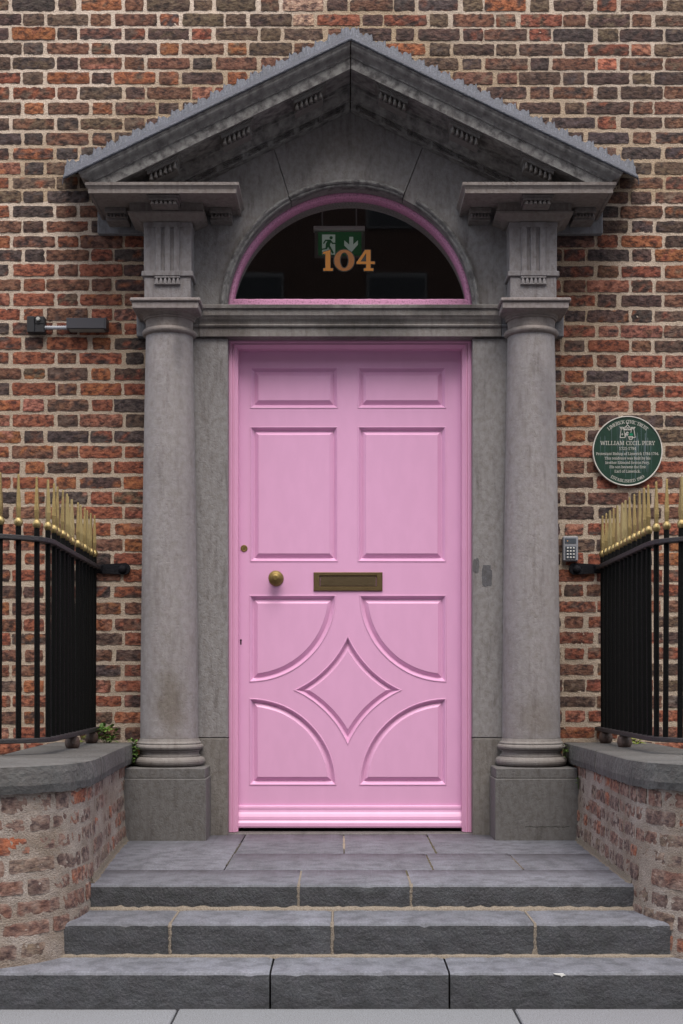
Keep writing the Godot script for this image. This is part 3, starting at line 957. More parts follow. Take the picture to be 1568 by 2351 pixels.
func door() -> void:
	var x0 := dx_(546); var x1 := dx_(1061); var y0 := 0.028; var y1 := 2.54
	var d := thing("front_door", "glossy pink panelled front door with a star shaped panel and brass fittings", "door", Vector3((x0 + x1) / 2, y0, DZ))
	tint = Color(0.64, 0.345, 0.555)
	var q0 := [dx_(574), dx_(776)]
	var q1 := [dx_(821), dx_(1024)]
	var loops := []
	for q in [q0, q1]:
		loops.append(func(t): return rect_loop(q[0], q[1], dy_(938), dy_(843), t))
		loops.append(func(t): return rect_loop(q[0], q[1], dy_(1290), dy_(979), t))
	var xa := dx_(572); var xb := dx_(1025); var ya := dy_(1803); var yb := dy_(1366)
	var r := 201.0 / 438.7
	loops.append(func(t): return quarter_loop(Vector2(xa, yb), r, 1.0, -1.0, t))
	loops.append(func(t): return quarter_loop(Vector2(xb, yb), r, -1.0, -1.0, t))
	loops.append(func(t): return quarter_loop(Vector2(xa, ya), r, 1.0, 1.0, t))
	loops.append(func(t): return quarter_loop(Vector2(xb, ya), r, -1.0, 1.0, t))
	var cc := Vector2((xa + xb) / 2, (ya + yb) / 2)
	loops.append(func(t): return diamond_loop(cc, 222.0 / 437.0, 220.0 / 437.0, 240.5 / 437.0, t * 0.86))
	# stiles and rails: the leaf with the panels cut out of it, in cells that each cut a panel in two
	var st := nb()
	var xs := [x0, (q0[0] + q0[1]) / 2, cc.x, (q1[0] + q1[1]) / 2, x1]
	var ys := [y0, dy_(1730), cc.y, dy_(1440), dy_(1135), dy_(890), y1]
	for i in 4:
		for j in 6:
			var cells := [rect_loop(xs[i], xs[i + 1], ys[j], ys[j + 1], 0.0)]
			for lp in loops:
				var next := []
				for c in cells: next.append_array(Geometry2D.clip_polygons(c, lp.call(0.0)))
				cells = next
			for c in cells:
				if Geometry2D.is_polygon_clockwise(c): c.reverse()
				flat_poly(st, Array(c), func(p): return Vector3(p.x, p.y, DZ))
	for e in [[Vector3(x0, y0, DZ - 0.02), Vector3(x0 + 0.01, y1, DZ - 0.001)], [Vector3(x1 - 0.01, y0, DZ - 0.02), Vector3(x1, y1, DZ - 0.001)], [Vector3(x0 + 0.01, y0, DZ - 0.02), Vector3(x1 - 0.01, y0 + 0.01, DZ - 0.001)], [Vector3(x0 + 0.01, y1 - 0.01, DZ - 0.02), Vector3(x1 - 0.01, y1, DZ - 0.001)]]:
		cbox(st, e[0], e[1], 0.0005)
	cbox(st, Vector3(x0, y0, DZ - 0.05), Vector3(x1, y1, DZ - 0.0205), 0.001)
	part(d, "leaf", st, M.pink)
	for lp in loops: panel(d, lp)
	# weather board along the foot
	st = nb()
	var b := [Vector2(-0.001, 0.14), Vector2(0.01, 0.14), Vector2(0.014, 0.136), Vector2(0.0155, 0.126), Vector2(0.0145, 0.117), Vector2(0.0165, 0.107), Vector2(0.022, 0.096), Vector2(0.0275, 0.083), Vector2(0.029, 0.072), Vector2(0.029, 0.063), Vector2(0.033, 0.056), Vector2(0.036, 0.05), Vector2(0.037, 0.034), Vector2(0.034, 0.026), Vector2(-0.001, 0.026)]
	var prof := []
	for p in b: prof.append(Vector2(p.x + DZ + 0.001, p.y))
	run_x(st, prof, dx_(540), dx_(1060))
	part(d, "weather_board", st, M.pink)
	# brass: letter plate, knob, lock
	tint = Color(0.17, 0.125, 0.062)
	st = nb()
	var lx0 := dx_(720); var lx1 := dx_(878); var ly0 := dy_(1357); var ly1 := dy_(1314)
	var ix0 := dx_(734.5); var ix1 := dx_(864); var iy0 := dy_(1346); var iy1 := dy_(1322.5)
	var rings := []
	for q in [[lx0, lx1, ly0, ly1, 0.0], [lx0, lx1, ly0, ly1, 0.005], [lx0 + 0.003, lx1 - 0.003, ly0 + 0.003, ly1 - 0.003, 0.008], [ix0 - 0.003, ix1 + 0.003, iy0 - 0.003, iy1 + 0.003, 0.008], [ix0, ix1, iy0, iy1, 0.003]]:
		rings.append(PackedVector3Array([Vector3(q[0], q[2], DZ + q[4]), Vector3(q[1], q[2], DZ + q[4]), Vector3(q[1], q[3], DZ + q[4]), Vector3(q[0], q[3], DZ + q[4])]))
	loft(st, rings, true, false, 0)
	var plate := part(d, "letter_plate", st, M.brass, "dull brass letter plate")
	st = nb()
	tint = Color(0.14, 0.105, 0.06)
	cbox(st, Vector3(ix0 + 0.002, iy0 + 0.002, DZ), Vector3(ix1 - 0.002, iy1 - 0.002, DZ + 0.005), 0.001)
	part(plate, "flap", st, M.brass)
	st = nb()
	tint = Color(0.26, 0.185, 0.07)
	var kf := Transform3D(Basis(Vector3.RIGHT, PI / 2), Vector3(dx_(634), dy_(1328.5), DZ))
	var kp := [Vector2(0.039, 0.0), Vector2(0.04, 0.003), Vector2(0.037, 0.006), Vector2(0.02, 0.008), Vector2(0.015, 0.018), Vector2(0.016, 0.032), Vector2(0.028, 0.036), Vector2(0.0375, 0.044), Vector2(0.0385, 0.05), Vector2(0.036, 0.056), Vector2(0.031, 0.0575), Vector2(0.0295, 0.0605), Vector2(0.025, 0.0625), Vector2(0.0235, 0.0655), Vector2(0.02, 0.0665), Vector2(0.019, 0.069), Vector2(0.012, 0.073), Vector2(0.0, 0.0745)]
	lathe(st, kp, 40, kf)
	part(d, "door_knob", st, M.brass, "round ringed brass door knob")
	st = nb()
	lathe(st, [Vector2(0.018, 0.0), Vector2(0.018, 0.003), Vector2(0.016, 0.0045), Vector2(0.013, 0.004), Vector2(0.0, 0.004)], 28, Transform3D(Basis(Vector3.RIGHT, PI / 2), Vector3(dx_(560.4), dy_(1259), DZ)))
	var lock := part(d, "lock", st, M.brass)
	st = nb()
	tint = Color(0.02, 0.015, 0.01)
	cbox(st, Vector3(dx_(560.4) - 0.0015, dy_(1259) - 0.008, DZ + 0.003), Vector3(dx_(560.4) + 0.0015, dy_(1259) + 0.005, DZ + 0.0046), 0.0003)
	part(lock, "keyway", st, M.satin)
	st = nb()
	tint = Color(0.004, 0.003, 0.003)
	lathe(st, [Vector2(0.0055, 0.0), Vector2(0.0055, 0.0012), Vector2(0.0, 0.0012)], 20, Transform3D(Basis(Vector3.RIGHT, PI / 2), Vector3(dx_(553), dy_(1470), DZ)))
	cbox(st, Vector3(dx_(553) - 0.0035, dy_(1480), DZ), Vector3(dx_(553) + 0.0035, dy_(1471), DZ + 0.001), 0.0003)
	part(d, "keyhole", st, M.satin)
	# frame: a moulding run up one side, across and down the other
	var fr := thing("door_frame", "pink moulded wooden frame around the panelled door", "door frame", Vector3(CX, 0, 0.0))
	tint = Color(0.62, 0.31, 0.49)
	st = nb()
	var fx0 := CX - 0.631; var fx1 := CX + 0.631; var fy := 2.5635
	rings = []
	for q in [[0.0, -0.1], [0.0, 0.03], [0.004, 0.032], [0.012, 0.032], [0.014, 0.027], [0.02, 0.022], [0.022, 0.026], [0.03, 0.026], [0.034, 0.018], [0.042, 0.01], [0.043, 0.004], [0.047, 0.002], [0.048, -0.1]]:
		var t: float = q[0]
		var ring := PackedVector3Array()
		ring.append(Vector3(fx0 + t, 0.008, q[1])); ring.append(Vector3(fx0 + t, fy - t * 0.8, q[1])); ring.append(Vector3(fx1 - t, fy - t * 0.8, q[1])); ring.append(Vector3(fx1 - t, 0.008, q[1]))
		rings.append(ring)
	loft(st, rings, false, false, 0)
	part(fr, "frame", st, M.pink)

# ---------------------------------------------------------------- fanlight, number, hall sign
func fanlight() -> void:
	var f := thing("fanlight", "arched fanlight window with rough pink frame above the door", "window", Vector3(CX, 2.7, -0.03))
	tint = Color(0.6, 0.28, 0.47)
	var st := nb()
	var rings := []
	var n := 64
	for i in n + 1:
		var a := PI * i / n
		var r := PackedVector3Array()
		var w := 0.0022 * n2.get_noise_2d(a * 14.0, 1.0)
		for q in [Vector2(0.636, -0.06), Vector2(0.636, 0.01), Vector2(0.628, 0.013), Vector2(0.617 + w, 0.01), Vector2(0.612 + w, -0.002), Vector2(0.611, -0.06)]:
			r.append(Vector3(CX + cos(a) * q.x, ARCH_Y + 0.012 + sin(a) * q.x * 0.985, q.y + w * 0.6))
		rings.append(r)
	loft(st, rings, true, true, 0)
	rings = []
	for i in 61:
		var x := lerpf(CX - 0.634, CX + 0.634, i / 60.0)
		var w := 0.002 * n2.get_noise_2d(x * 24.0, 5.0)
		rings.append(PackedVector3Array([Vector3(x, 2.69, -0.058), Vector3(x, 2.69, 0.009), Vector3(x, 2.777 + w, 0.0085 + w), Vector3(x, 2.787 + w, -0.002), Vector3(x, 2.79, -0.058)]))
	loft(st, rings, true, true, 0)
	part(f, "frame", st, M.pink_old)
	st = nb()
	var pl := arc_pts(0.616, 0.606, ARCH_Y + 0.012, 48)
	flat_poly(st, Array(pl), func(p): return Vector3(p.x, p.y, -0.045))
	part(f, "pane", st, M.glass)
	# plastered reveal behind the glass
	tint = Color(0.36, 0.35, 0.345)
	st = nb()
	rings = []
	for i in n + 1:
		var a := PI * i / n
		var r := PackedVector3Array()
		for q in [Vector2(0.631, -0.062), Vector2(0.631, -0.2), Vector2(0.72, -0.36), Vector2(0.74, -0.36), Vector2(0.72, -0.195), Vector2(0.634, -0.195), Vector2(0.634, -0.062)]:
			r.append(Vector3(CX + cos(a) * q.x, ARCH_Y + sin(a) * q.x, q.y))
		rings.append(r)
	loft(st, rings, true, false, 0)
	part(f, "reveal", st, M.plaster)
	number()

const OUTLINE := 0.0055

# survey readings of the transom lettering, in the glass plane
func gp(x: float, y: float) -> Vector2: return Vector2(sx(690.0 + 0.13 * x, -0.04), sy(439.0 + 0.13 * y, -0.04))

func number() -> void:
	var t := thing("house_number", "gold house number 104 with black outline on the fanlight glass", "number", Vector3(sx(800, -0.04), sy(623, -0.04), -0.043))
	var gold := plain(Color(0.6, 0.37, 0.0), 0.5, 0.0)
	var old_gold := plain(Color(0.47, 0.27, 0.03), 0.5, 0.0)
	var black := plain(Color(0.01, 0.01, 0.01), 0.5)
	var one := [Vector2(393, 1075), Vector2(525, 1035), Vector2(525, 1360), Vector2(570, 1360), Vector2(570, 1405), Vector2(403, 1405), Vector2(403, 1360), Vector2(440, 1360), Vector2(440, 1100), Vector2(393, 1108)]
	var four_all := [Vector2(1140, 1035), Vector2(1235, 1035), Vector2(1235, 1240), Vector2(1310, 1240), Vector2(1310, 1285), Vector2(1235, 1285), Vector2(1235, 1360), Vector2(1285, 1360), Vector2(1285, 1405), Vector2(1120, 1405), Vector2(1120, 1360), Vector2(1160, 1360), Vector2(1160, 1285), Vector2(990, 1285), Vector2(990, 1258)]
	var four := [[Vector2(1160, 1035), Vector2(1235, 1035), Vector2(1235, 1240), Vector2(1160, 1240)], [Vector2(1140, 1035), Vector2(1160, 1035), Vector2(1160, 1085), Vector2(1058, 1240), Vector2(1002, 1240)], [Vector2(990, 1240), Vector2(1310, 1240), Vector2(1310, 1285), Vector2(990, 1285)], [Vector2(1160, 1285), Vector2(1235, 1285), Vector2(1235, 1360), Vector2(1160, 1360)], [Vector2(1120, 1360), Vector2(1285, 1360), Vector2(1285, 1405), Vector2(1120, 1405)]]
	var conv := func(l):
		var o := PackedVector2Array()
		for v in l: o.append(gp(v.x, v.y))
		return o
	var ring := func(st, rx, ry, ix, iy, z):
		for i in 48:
			var a := TAU * i / 48.0; var b := TAU * (i + 1) / 48.0
			var f := func(an, x, y):
				var c: Vector2 = gp(772 + x * cos(an), 1220 + y * sin(an))
				return Vector3(c.x, c.y, z)
			quad(st, f.call(a, rx, ry), f.call(b, rx, ry), f.call(b, ix, iy), f.call(a, ix, iy))
	tint = Color(0.4, 0.2, 0.02)
	var grow := func(poly, by):
		var g := Geometry2D.offset_polygon(poly, by)
		return g[0]
	var face := func(st, poly, z): flat_poly(st, Array(poly), func(p): return Vector3(p.x, p.y, z))
	var st := nb()
	face.call(st, grow.call(conv.call(one), OUTLINE * 0.55), -0.043)
	var d := part(t, "outline", st, black)
	st = nb(); face.call(st, conv.call(one), -0.0415); part(t, "digit", st, gold)
	st = nb(); ring.call(st, 193, 203, 60, 122, -0.043); part(t, "outline", st, black)
	st = nb(); ring.call(st, 177, 188, 78, 140, -0.0415); part(t, "digit", st, old_gold)
	st = nb(); face.call(st, grow.call(conv.call(four_all), OUTLINE * 0.55), -0.043); part(t, "outline", st, black)
	st = nb()
	for q in four: face.call(st, conv.call(q), -0.0415)
	part(t, "digit", st, gold)

func exit_sign() -> void:
	var z := -0.5
	var P := func(x, y): return Vector2(sx(690.0 + 0.13 * x, z), sy(439.0 + 0.13 * y, z))
	var t := thing("exit_sign", "green emergency exit sign with running figure hanging behind the fanlight", "exit sign", Vector3(sx(780, z), sy(594, z), z))
	var lit := func(c, e):
		var m := plain(c, 0.6)
		m.emission_enabled = true; m.emission = c; m.emission_energy_multiplier = e
		return m
	var green = lit.call(Color(0.02, 0.3, 0.16), 0.05)
	var white = lit.call(Color(0.75, 0.82, 0.78), 0.035)
	tint = Color(0.6, 0.6, 0.6)
	var a: Vector2 = P.call(230, 640); var b: Vector2 = P.call(1135, 710)
	var st := nb()
	cbox(st, Vector3(a.x, b.y, z - 0.03), Vector3(b.x, a.y, z + 0.03), 0.003)
	part(t, "housing", st, M.satin)
	a = P.call(245, 712); b = P.call(1138, 1185)
	st = nb()
	tint = Color(0.1, 0.12, 0.11)
	cbox(st, Vector3(a.x, b.y, z - 0.004), Vector3(b.x, a.y, z + 0.002), 0.001)
	part(t, "acrylic_plate", st, M.satin)
	a = P.call(310, 722); b = P.call(1075, 1140)
	st = nb()
	cbox(st, Vector3(a.x, b.y, z + 0.0021), Vector3(b.x, a.y, z + 0.004), 0.0003)
	part(t, "green_panel", st, green)
	var shape := func(name_, polys, m, dz):
		var s2 := nb()
		for poly in polys:
			var o := []
			for v in poly: o.append(P.call(v.x, v.y))
			flat_poly(s2, o, func(p): return Vector3(p.x, p.y, z + dz))
		part(t, name_, s2, m)
	shape.call("doorway_symbol", [[Vector2(380, 770), Vector2(612, 770), Vector2(612, 1125), Vector2(380, 1125)]], white, 0.005)
	var head := []
	for i in 16: head.append(Vector2(540 + 29 * cos(TAU * i / 16), 829 + 29 * sin(TAU * i / 16)))
	shape.call("running_figure", [head, [Vector2(435, 862), Vector2(530, 862), Vector2(575, 915), Vector2(612, 915), Vector2(612, 940), Vector2(560, 940), Vector2(535, 912), Vector2(518, 962), Vector2(560, 1040), Vector2(590, 1100), Vector2(560, 1110), Vector2(485, 990), Vector2(470, 1030), Vector2(345, 1050), Vector2(370, 1022), Vector2(440, 1010), Vector2(448, 930), Vector2(475, 888), Vector2(445, 888), Vector2(415, 938), Vector2(396, 925)]], green, 0.0065)
	shape.call("arrow_symbol", [[Vector2(860, 810), Vector2(930, 810), Vector2(930, 945), Vector2(1013, 872), Vector2(1013, 950), Vector2(895, 1085), Vector2(772, 965), Vector2(772, 872), Vector2(860, 948)]], white, 0.005)
	tint = Color(0.3, 0.3, 0.32)
	for x in [385.0, 985.0]:
		st = nb()
		var c: Vector2 = P.call(x, 640)
		cbox(st, Vector3(c.x - 0.004, c.y, z - 0.004), Vector3(c.x + 0.004, 3.9, z + 0.004), 0.001)
		part(t, "hanging_rod", st, M.satin)

# ---------------------------------------------------------------- steps
func worn_block(st: SurfaceTool, x0: float, x1: float, y0: float, y1: float, z0: float, z1: float, top: Color, front: Color, rough := 1.0, rear_drop := 0.0) -> void:
	var n := maxi(2, int((x1 - x0) / 0.022))
	var rings := []
	var cols := []
	var off := rng.randf() * 50.0
	for i in n + 1:
		var x := lerpf(x0, x1, float(i) / n)
		var e := 0.0
		if i == 0 or i == n: e = 0.004
		var r := PackedVector3Array()
		var a := n2.get_noise_2d(x * 16.0, off) * rough
		var b := n2.get_noise_2d(x * 26.0, off + 9.0) * rough
		var chip := maxf(0.0, n2.get_noise_2d(x * 22.0, off + 20.0) - 0.3) * 0.02 * rough
		r.append(Vector3(x, y0, z0))
		r.append(Vector3(x, y1 - rear_drop, z0))
		r.append(Vector3(x, y1 - e + 0.0015 * a, lerpf(z0, z1, 0.5)))
		r.append(Vector3(x, y1 - e + 0.001 * b, z1 - 0.03))
		r.append(Vector3(x, y1 - 0.0035 - e + 0.0015 * b - chip * 0.5, z1 - 0.010 + 0.0012 * a - chip))
		r.append(Vector3(x, y1 - 0.010 + 0.0012 * a - chip, z1 - 0.002 + 0.0016 * b - e - chip * 0.6))
		for k in 3:
			var t := (k + 1) / 4.0
			r.append(Vector3(x, lerpf(y1 - 0.01, y0, t), z1 + 0.0035 * n2.get_noise_3d(x * 14.0, t * 5.0, off) * rough - e))
		r.append(Vector3(x, y0, z1 + 0.003 * a - e))
		rings.append(r)
	for j in rings[0].size():
		var k: int = (j + 1) % rings[0].size()
		st.set_smooth_group(2 if j in [1, 2, 3] else (3 if j >= 5 and j < 9 else 2))
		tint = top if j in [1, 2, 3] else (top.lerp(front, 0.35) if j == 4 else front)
		for i in rings.size() - 1:
			quad(st, rings[i][j], rings[i][k], rings[i + 1][k], rings[i + 1][j])
	st.set_smooth_group(-1)
	tint = front
	fan(st, rings[0], true); fan(st, rings[-1], false)

func steps() -> void:
	var s := thing("stone_steps", "worn dark limestone steps and flagged landing below the pink door", "steps", Vector3(CX, -0.3434, 1.75))
	rng.seed = 41
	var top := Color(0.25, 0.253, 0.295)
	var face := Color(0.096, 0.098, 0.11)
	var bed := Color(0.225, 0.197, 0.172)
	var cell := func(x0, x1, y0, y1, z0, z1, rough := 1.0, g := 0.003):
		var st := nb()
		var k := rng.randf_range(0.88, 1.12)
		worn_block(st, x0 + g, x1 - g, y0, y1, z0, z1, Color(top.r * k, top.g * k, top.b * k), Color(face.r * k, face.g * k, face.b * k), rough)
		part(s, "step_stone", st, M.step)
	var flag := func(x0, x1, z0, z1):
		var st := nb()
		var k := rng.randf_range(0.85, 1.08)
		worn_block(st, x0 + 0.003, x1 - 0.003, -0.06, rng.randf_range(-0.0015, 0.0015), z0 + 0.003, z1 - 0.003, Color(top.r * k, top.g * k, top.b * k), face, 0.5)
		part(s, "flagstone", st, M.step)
	blotch = 0.3; blotch_freq = 5.0
	# landing flags
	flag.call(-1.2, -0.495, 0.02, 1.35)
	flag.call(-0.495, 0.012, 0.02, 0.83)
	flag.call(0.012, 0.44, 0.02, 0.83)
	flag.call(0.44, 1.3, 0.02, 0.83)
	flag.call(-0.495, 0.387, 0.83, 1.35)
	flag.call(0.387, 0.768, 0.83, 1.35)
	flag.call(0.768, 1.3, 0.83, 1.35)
	# top step
	var e3 := [-1.06, -0.168, 0.271, 1.22]
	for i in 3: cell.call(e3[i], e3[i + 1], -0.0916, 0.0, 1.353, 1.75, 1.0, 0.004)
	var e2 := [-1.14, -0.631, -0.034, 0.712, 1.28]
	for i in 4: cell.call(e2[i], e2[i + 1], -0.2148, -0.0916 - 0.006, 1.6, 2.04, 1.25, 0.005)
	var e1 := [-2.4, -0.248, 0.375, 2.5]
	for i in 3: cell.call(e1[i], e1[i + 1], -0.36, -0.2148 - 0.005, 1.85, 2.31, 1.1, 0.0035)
	blotch = 0.0
	# a splash of white paint on the bottom step
	var sp := nb()
	tint = Color(0.55, 0.55, 0.55)
	var px := sx(1286, 2.31)
	slab(sp, [Vector2(px - 0.022, -0.2245), Vector2(px + 0.012, -0.2248), Vector2(px + 0.019, -0.229), Vector2(px + 0.01, -0.231), Vector2(px + 0.005, -0.236), Vector2(px, -0.2295), Vector2(px - 0.012, -0.228)], 2.29, 2.3115)
	part(s, "paint_splash", sp, M.satin)
	# crumbs of mortar and moss in the landing joints
	for q in [[0.012, 0.1, 0.62, 0.31, 0.27, 0.22], [0.44, 0.15, 0.8, 0.09, 0.08, 0.045], [0.387, 0.86, 1.33, 0.1, 0.085, 0.05], [0.768, 0.88, 1.3, 0.12, 0.1, 0.08], [0.271, 1.36, 1.5, 0.09, 0.08, 0.04], [-0.495, 0.4, 1.2, 0.05, 0.047, 0.035]]:
		var js := nb()
		tint = Color(q[3], q[4], q[5])
		var rings := []
		for i in 40:
			var z: float = lerpf(q[1], q[2], i / 39.0)
			var w := 0.004 + 0.0045 * absf(n2.get_noise_2d(z * 24.0, q[0] * 50.0))
			var y := -0.002 + 0.006 * n2.get_noise_2d(z * 16.0, q[0] * 70.0)
			rings.append(PackedVector3Array([Vector3(q[0] - w, -0.03, z), Vector3(q[0] - w, y - 0.002, z), Vector3(q[0], y + 0.001, z), Vector3(q[0] + w, y - 0.002, z), Vector3(q[0] + w, -0.03, z)]))
		loft(js, rings, true, true, 0)
		part(s, "joint_filling", js, M.mortar)
	# threshold under the door, a core below everything, and lime beds in the joints
	tint = Color(0.2, 0.18, 0.175)
	var st := nb()
	cbox(st, Vector3(CX - 0.64, -0.06, -0.12), Vector3(CX + 0.64, 0.006, 0.055), 0.006)
	part(s, "threshold", st, M.step)
	tint = Color(0.1, 0.09, 0.08)
	st = nb()
	cbox(st, Vector3(-1.2, -0.4, 0.0), Vector3(1.3, -0.055, 1.36), 0.001)
	cbox(st, Vector3(-1.2, -0.4, 1.36), Vector3(1.3, -0.105, 1.7), 0.001)
	cbox(st, Vector3(-1.3, -0.4, 1.7), Vector3(1.5, -0.225, 2.0), 0.001)
	part(s, "core", st, M.mortar)
	for q in [[-1.05, 1.2, -0.0976, 0.02, 1.757], [-1.12, 1.27, -0.2198, 0.014, 2.045]]:
		st = nb()
		var rings := []
		var n := 130
		for i in n + 1:
			var x := lerpf(q[0], q[1], float(i) / n)
			var a := n2.get_noise_2d(x * 18.0, q[4] * 40.0)
			var b := n2.get_noise_2d(x * 40.0, q[4] * 70.0)
			var top_y: float = q[2] + q[3] * (0.62 + 0.3 * a + 0.25 * b)
			var zz: float = q[4] + 0.014 * (0.8 + 0.6 * b)
			rings.append(PackedVector3Array([Vector3(x, q[2] - 0.01, q[4] - 0.02), Vector3(x, top_y, q[4] - 0.02), Vector3(x, top_y - 0.001, q[4] + 0.002), Vector3(x, q[2] + 0.004, zz), Vector3(x, q[2] - 0.004, zz + 0.004)]))
		tint = bed
		loft(st, rings, true, true, 0)
		part(s, "mortar_bed", st, M.mortar)
	var joints := [[-0.168, 0.0, -0.0916, 1.752, 1.37], [0.271, 0.0, -0.0916, 1.752, 1.5], [-0.631, -0.0976, -0.2148, 2.043, 1.77], [-0.034, -0.0976, -0.2148, 2.043, 1.77], [0.712, -0.0976, -0.2148, 2.043, 1.77]]
	for j in joints:
		st = nb()
		tint = bed
		var rings := []
		for i in 11:
			var t := i / 10.0
			var y: float = lerpf(j[2], j[1] - 0.002, t)
			var w := 0.0055 + 0.004 * n2.get_noise_2d(t * 9.0, j[0] * 31.0) + (0.02 * maxf(0.0, 0.25 - t) if j[0] > 0.5 else 0.0)
			var x: float = j[0] + 0.004 * n2.get_noise_2d(t * 5.0, j[0] * 13.0)
			var z: float = j[3] - 0.002 - (0.008 if i == 10 else 0.0)
			rings.append(PackedVector3Array([Vector3(x - w, y, z - 0.03), Vector3(x - w, y, z - 0.004), Vector3(x, y, z), Vector3(x + w, y, z - 0.004), Vector3(x + w, y, z - 0.03)]))
		loft(st, rings, true, true, 0)
		cbox(st, Vector3(j[0] - 0.004, j[1] - 0.03, j[4]), Vector3(j[0] + 0.004, j[1] - 0.0015, j[3] - 0.012), 0.001)
		part(s, "mortar_joint", st, M.mortar)

# ---------------------------------------------------------------- low walls with copings
const WALL_L := [Vector2(-1.085, 0.0), Vector2(-1.06, 0.6), Vector2(-1.02, 1.2), Vector2(-0.987, 1.65), Vector2(-0.987, 1.84), Vector2(-1.015, 2.0), Vector2(-1.085, 2.13), Vector2(-1.21, 2.235), Vector2(-1.4, 2.32), Vector2(-1.8, 2.42), Vector2(-2.6, 2.5)]
const WALL_R := [Vector2(1.174, 0.0), Vector2(1.165, 0.6), Vector2(1.15, 1.2), Vector2(1.14, 1.6), Vector2(1.147, 1.8), Vector2(1.19, 1.98), Vector2(1.27, 2.1), Vector2(1.4, 2.2), Vector2(1.6, 2.29), Vector2(2.0, 2.4), Vector2(2.8, 2.5)]

func smooth_path(pts: Array) -> Curve3D:
	var c := Curve3D.new()
	c.bake_interval = 0.02
	for i in pts.size():
		var a: Vector2 = pts[maxi(i - 1, 0)]
		var b: Vector2 = pts[mini(i + 1, pts.size() - 1)]
		var t := (b - a) / 6.0
		c.add_point(Vector3(pts[i].x, 0, pts[i].y), Vector3(-t.x, 0, -t.y), Vector3(t.x, 0, t.y))
	return c

# place along the wall: u metres along, out metres towards the steps
func along(c: Curve3D, side: float, u: float, y: float, out: float) -> Vector3:
	u = clampf(u, 0.0, c.get_baked_length())
	var p := c.sample_baked(u)
	var q := c.sample_baked(minf(u + 0.02, c.get_baked_length()))
	var r := c.sample_baked(maxf(u - 0.02, 0.0))
	var d := (q - r).normalized()
	var n := Vector3(d.z, 0, -d.x) * (-side)      # towards the steps
	return p + n * out + Vector3(0, y, 0)

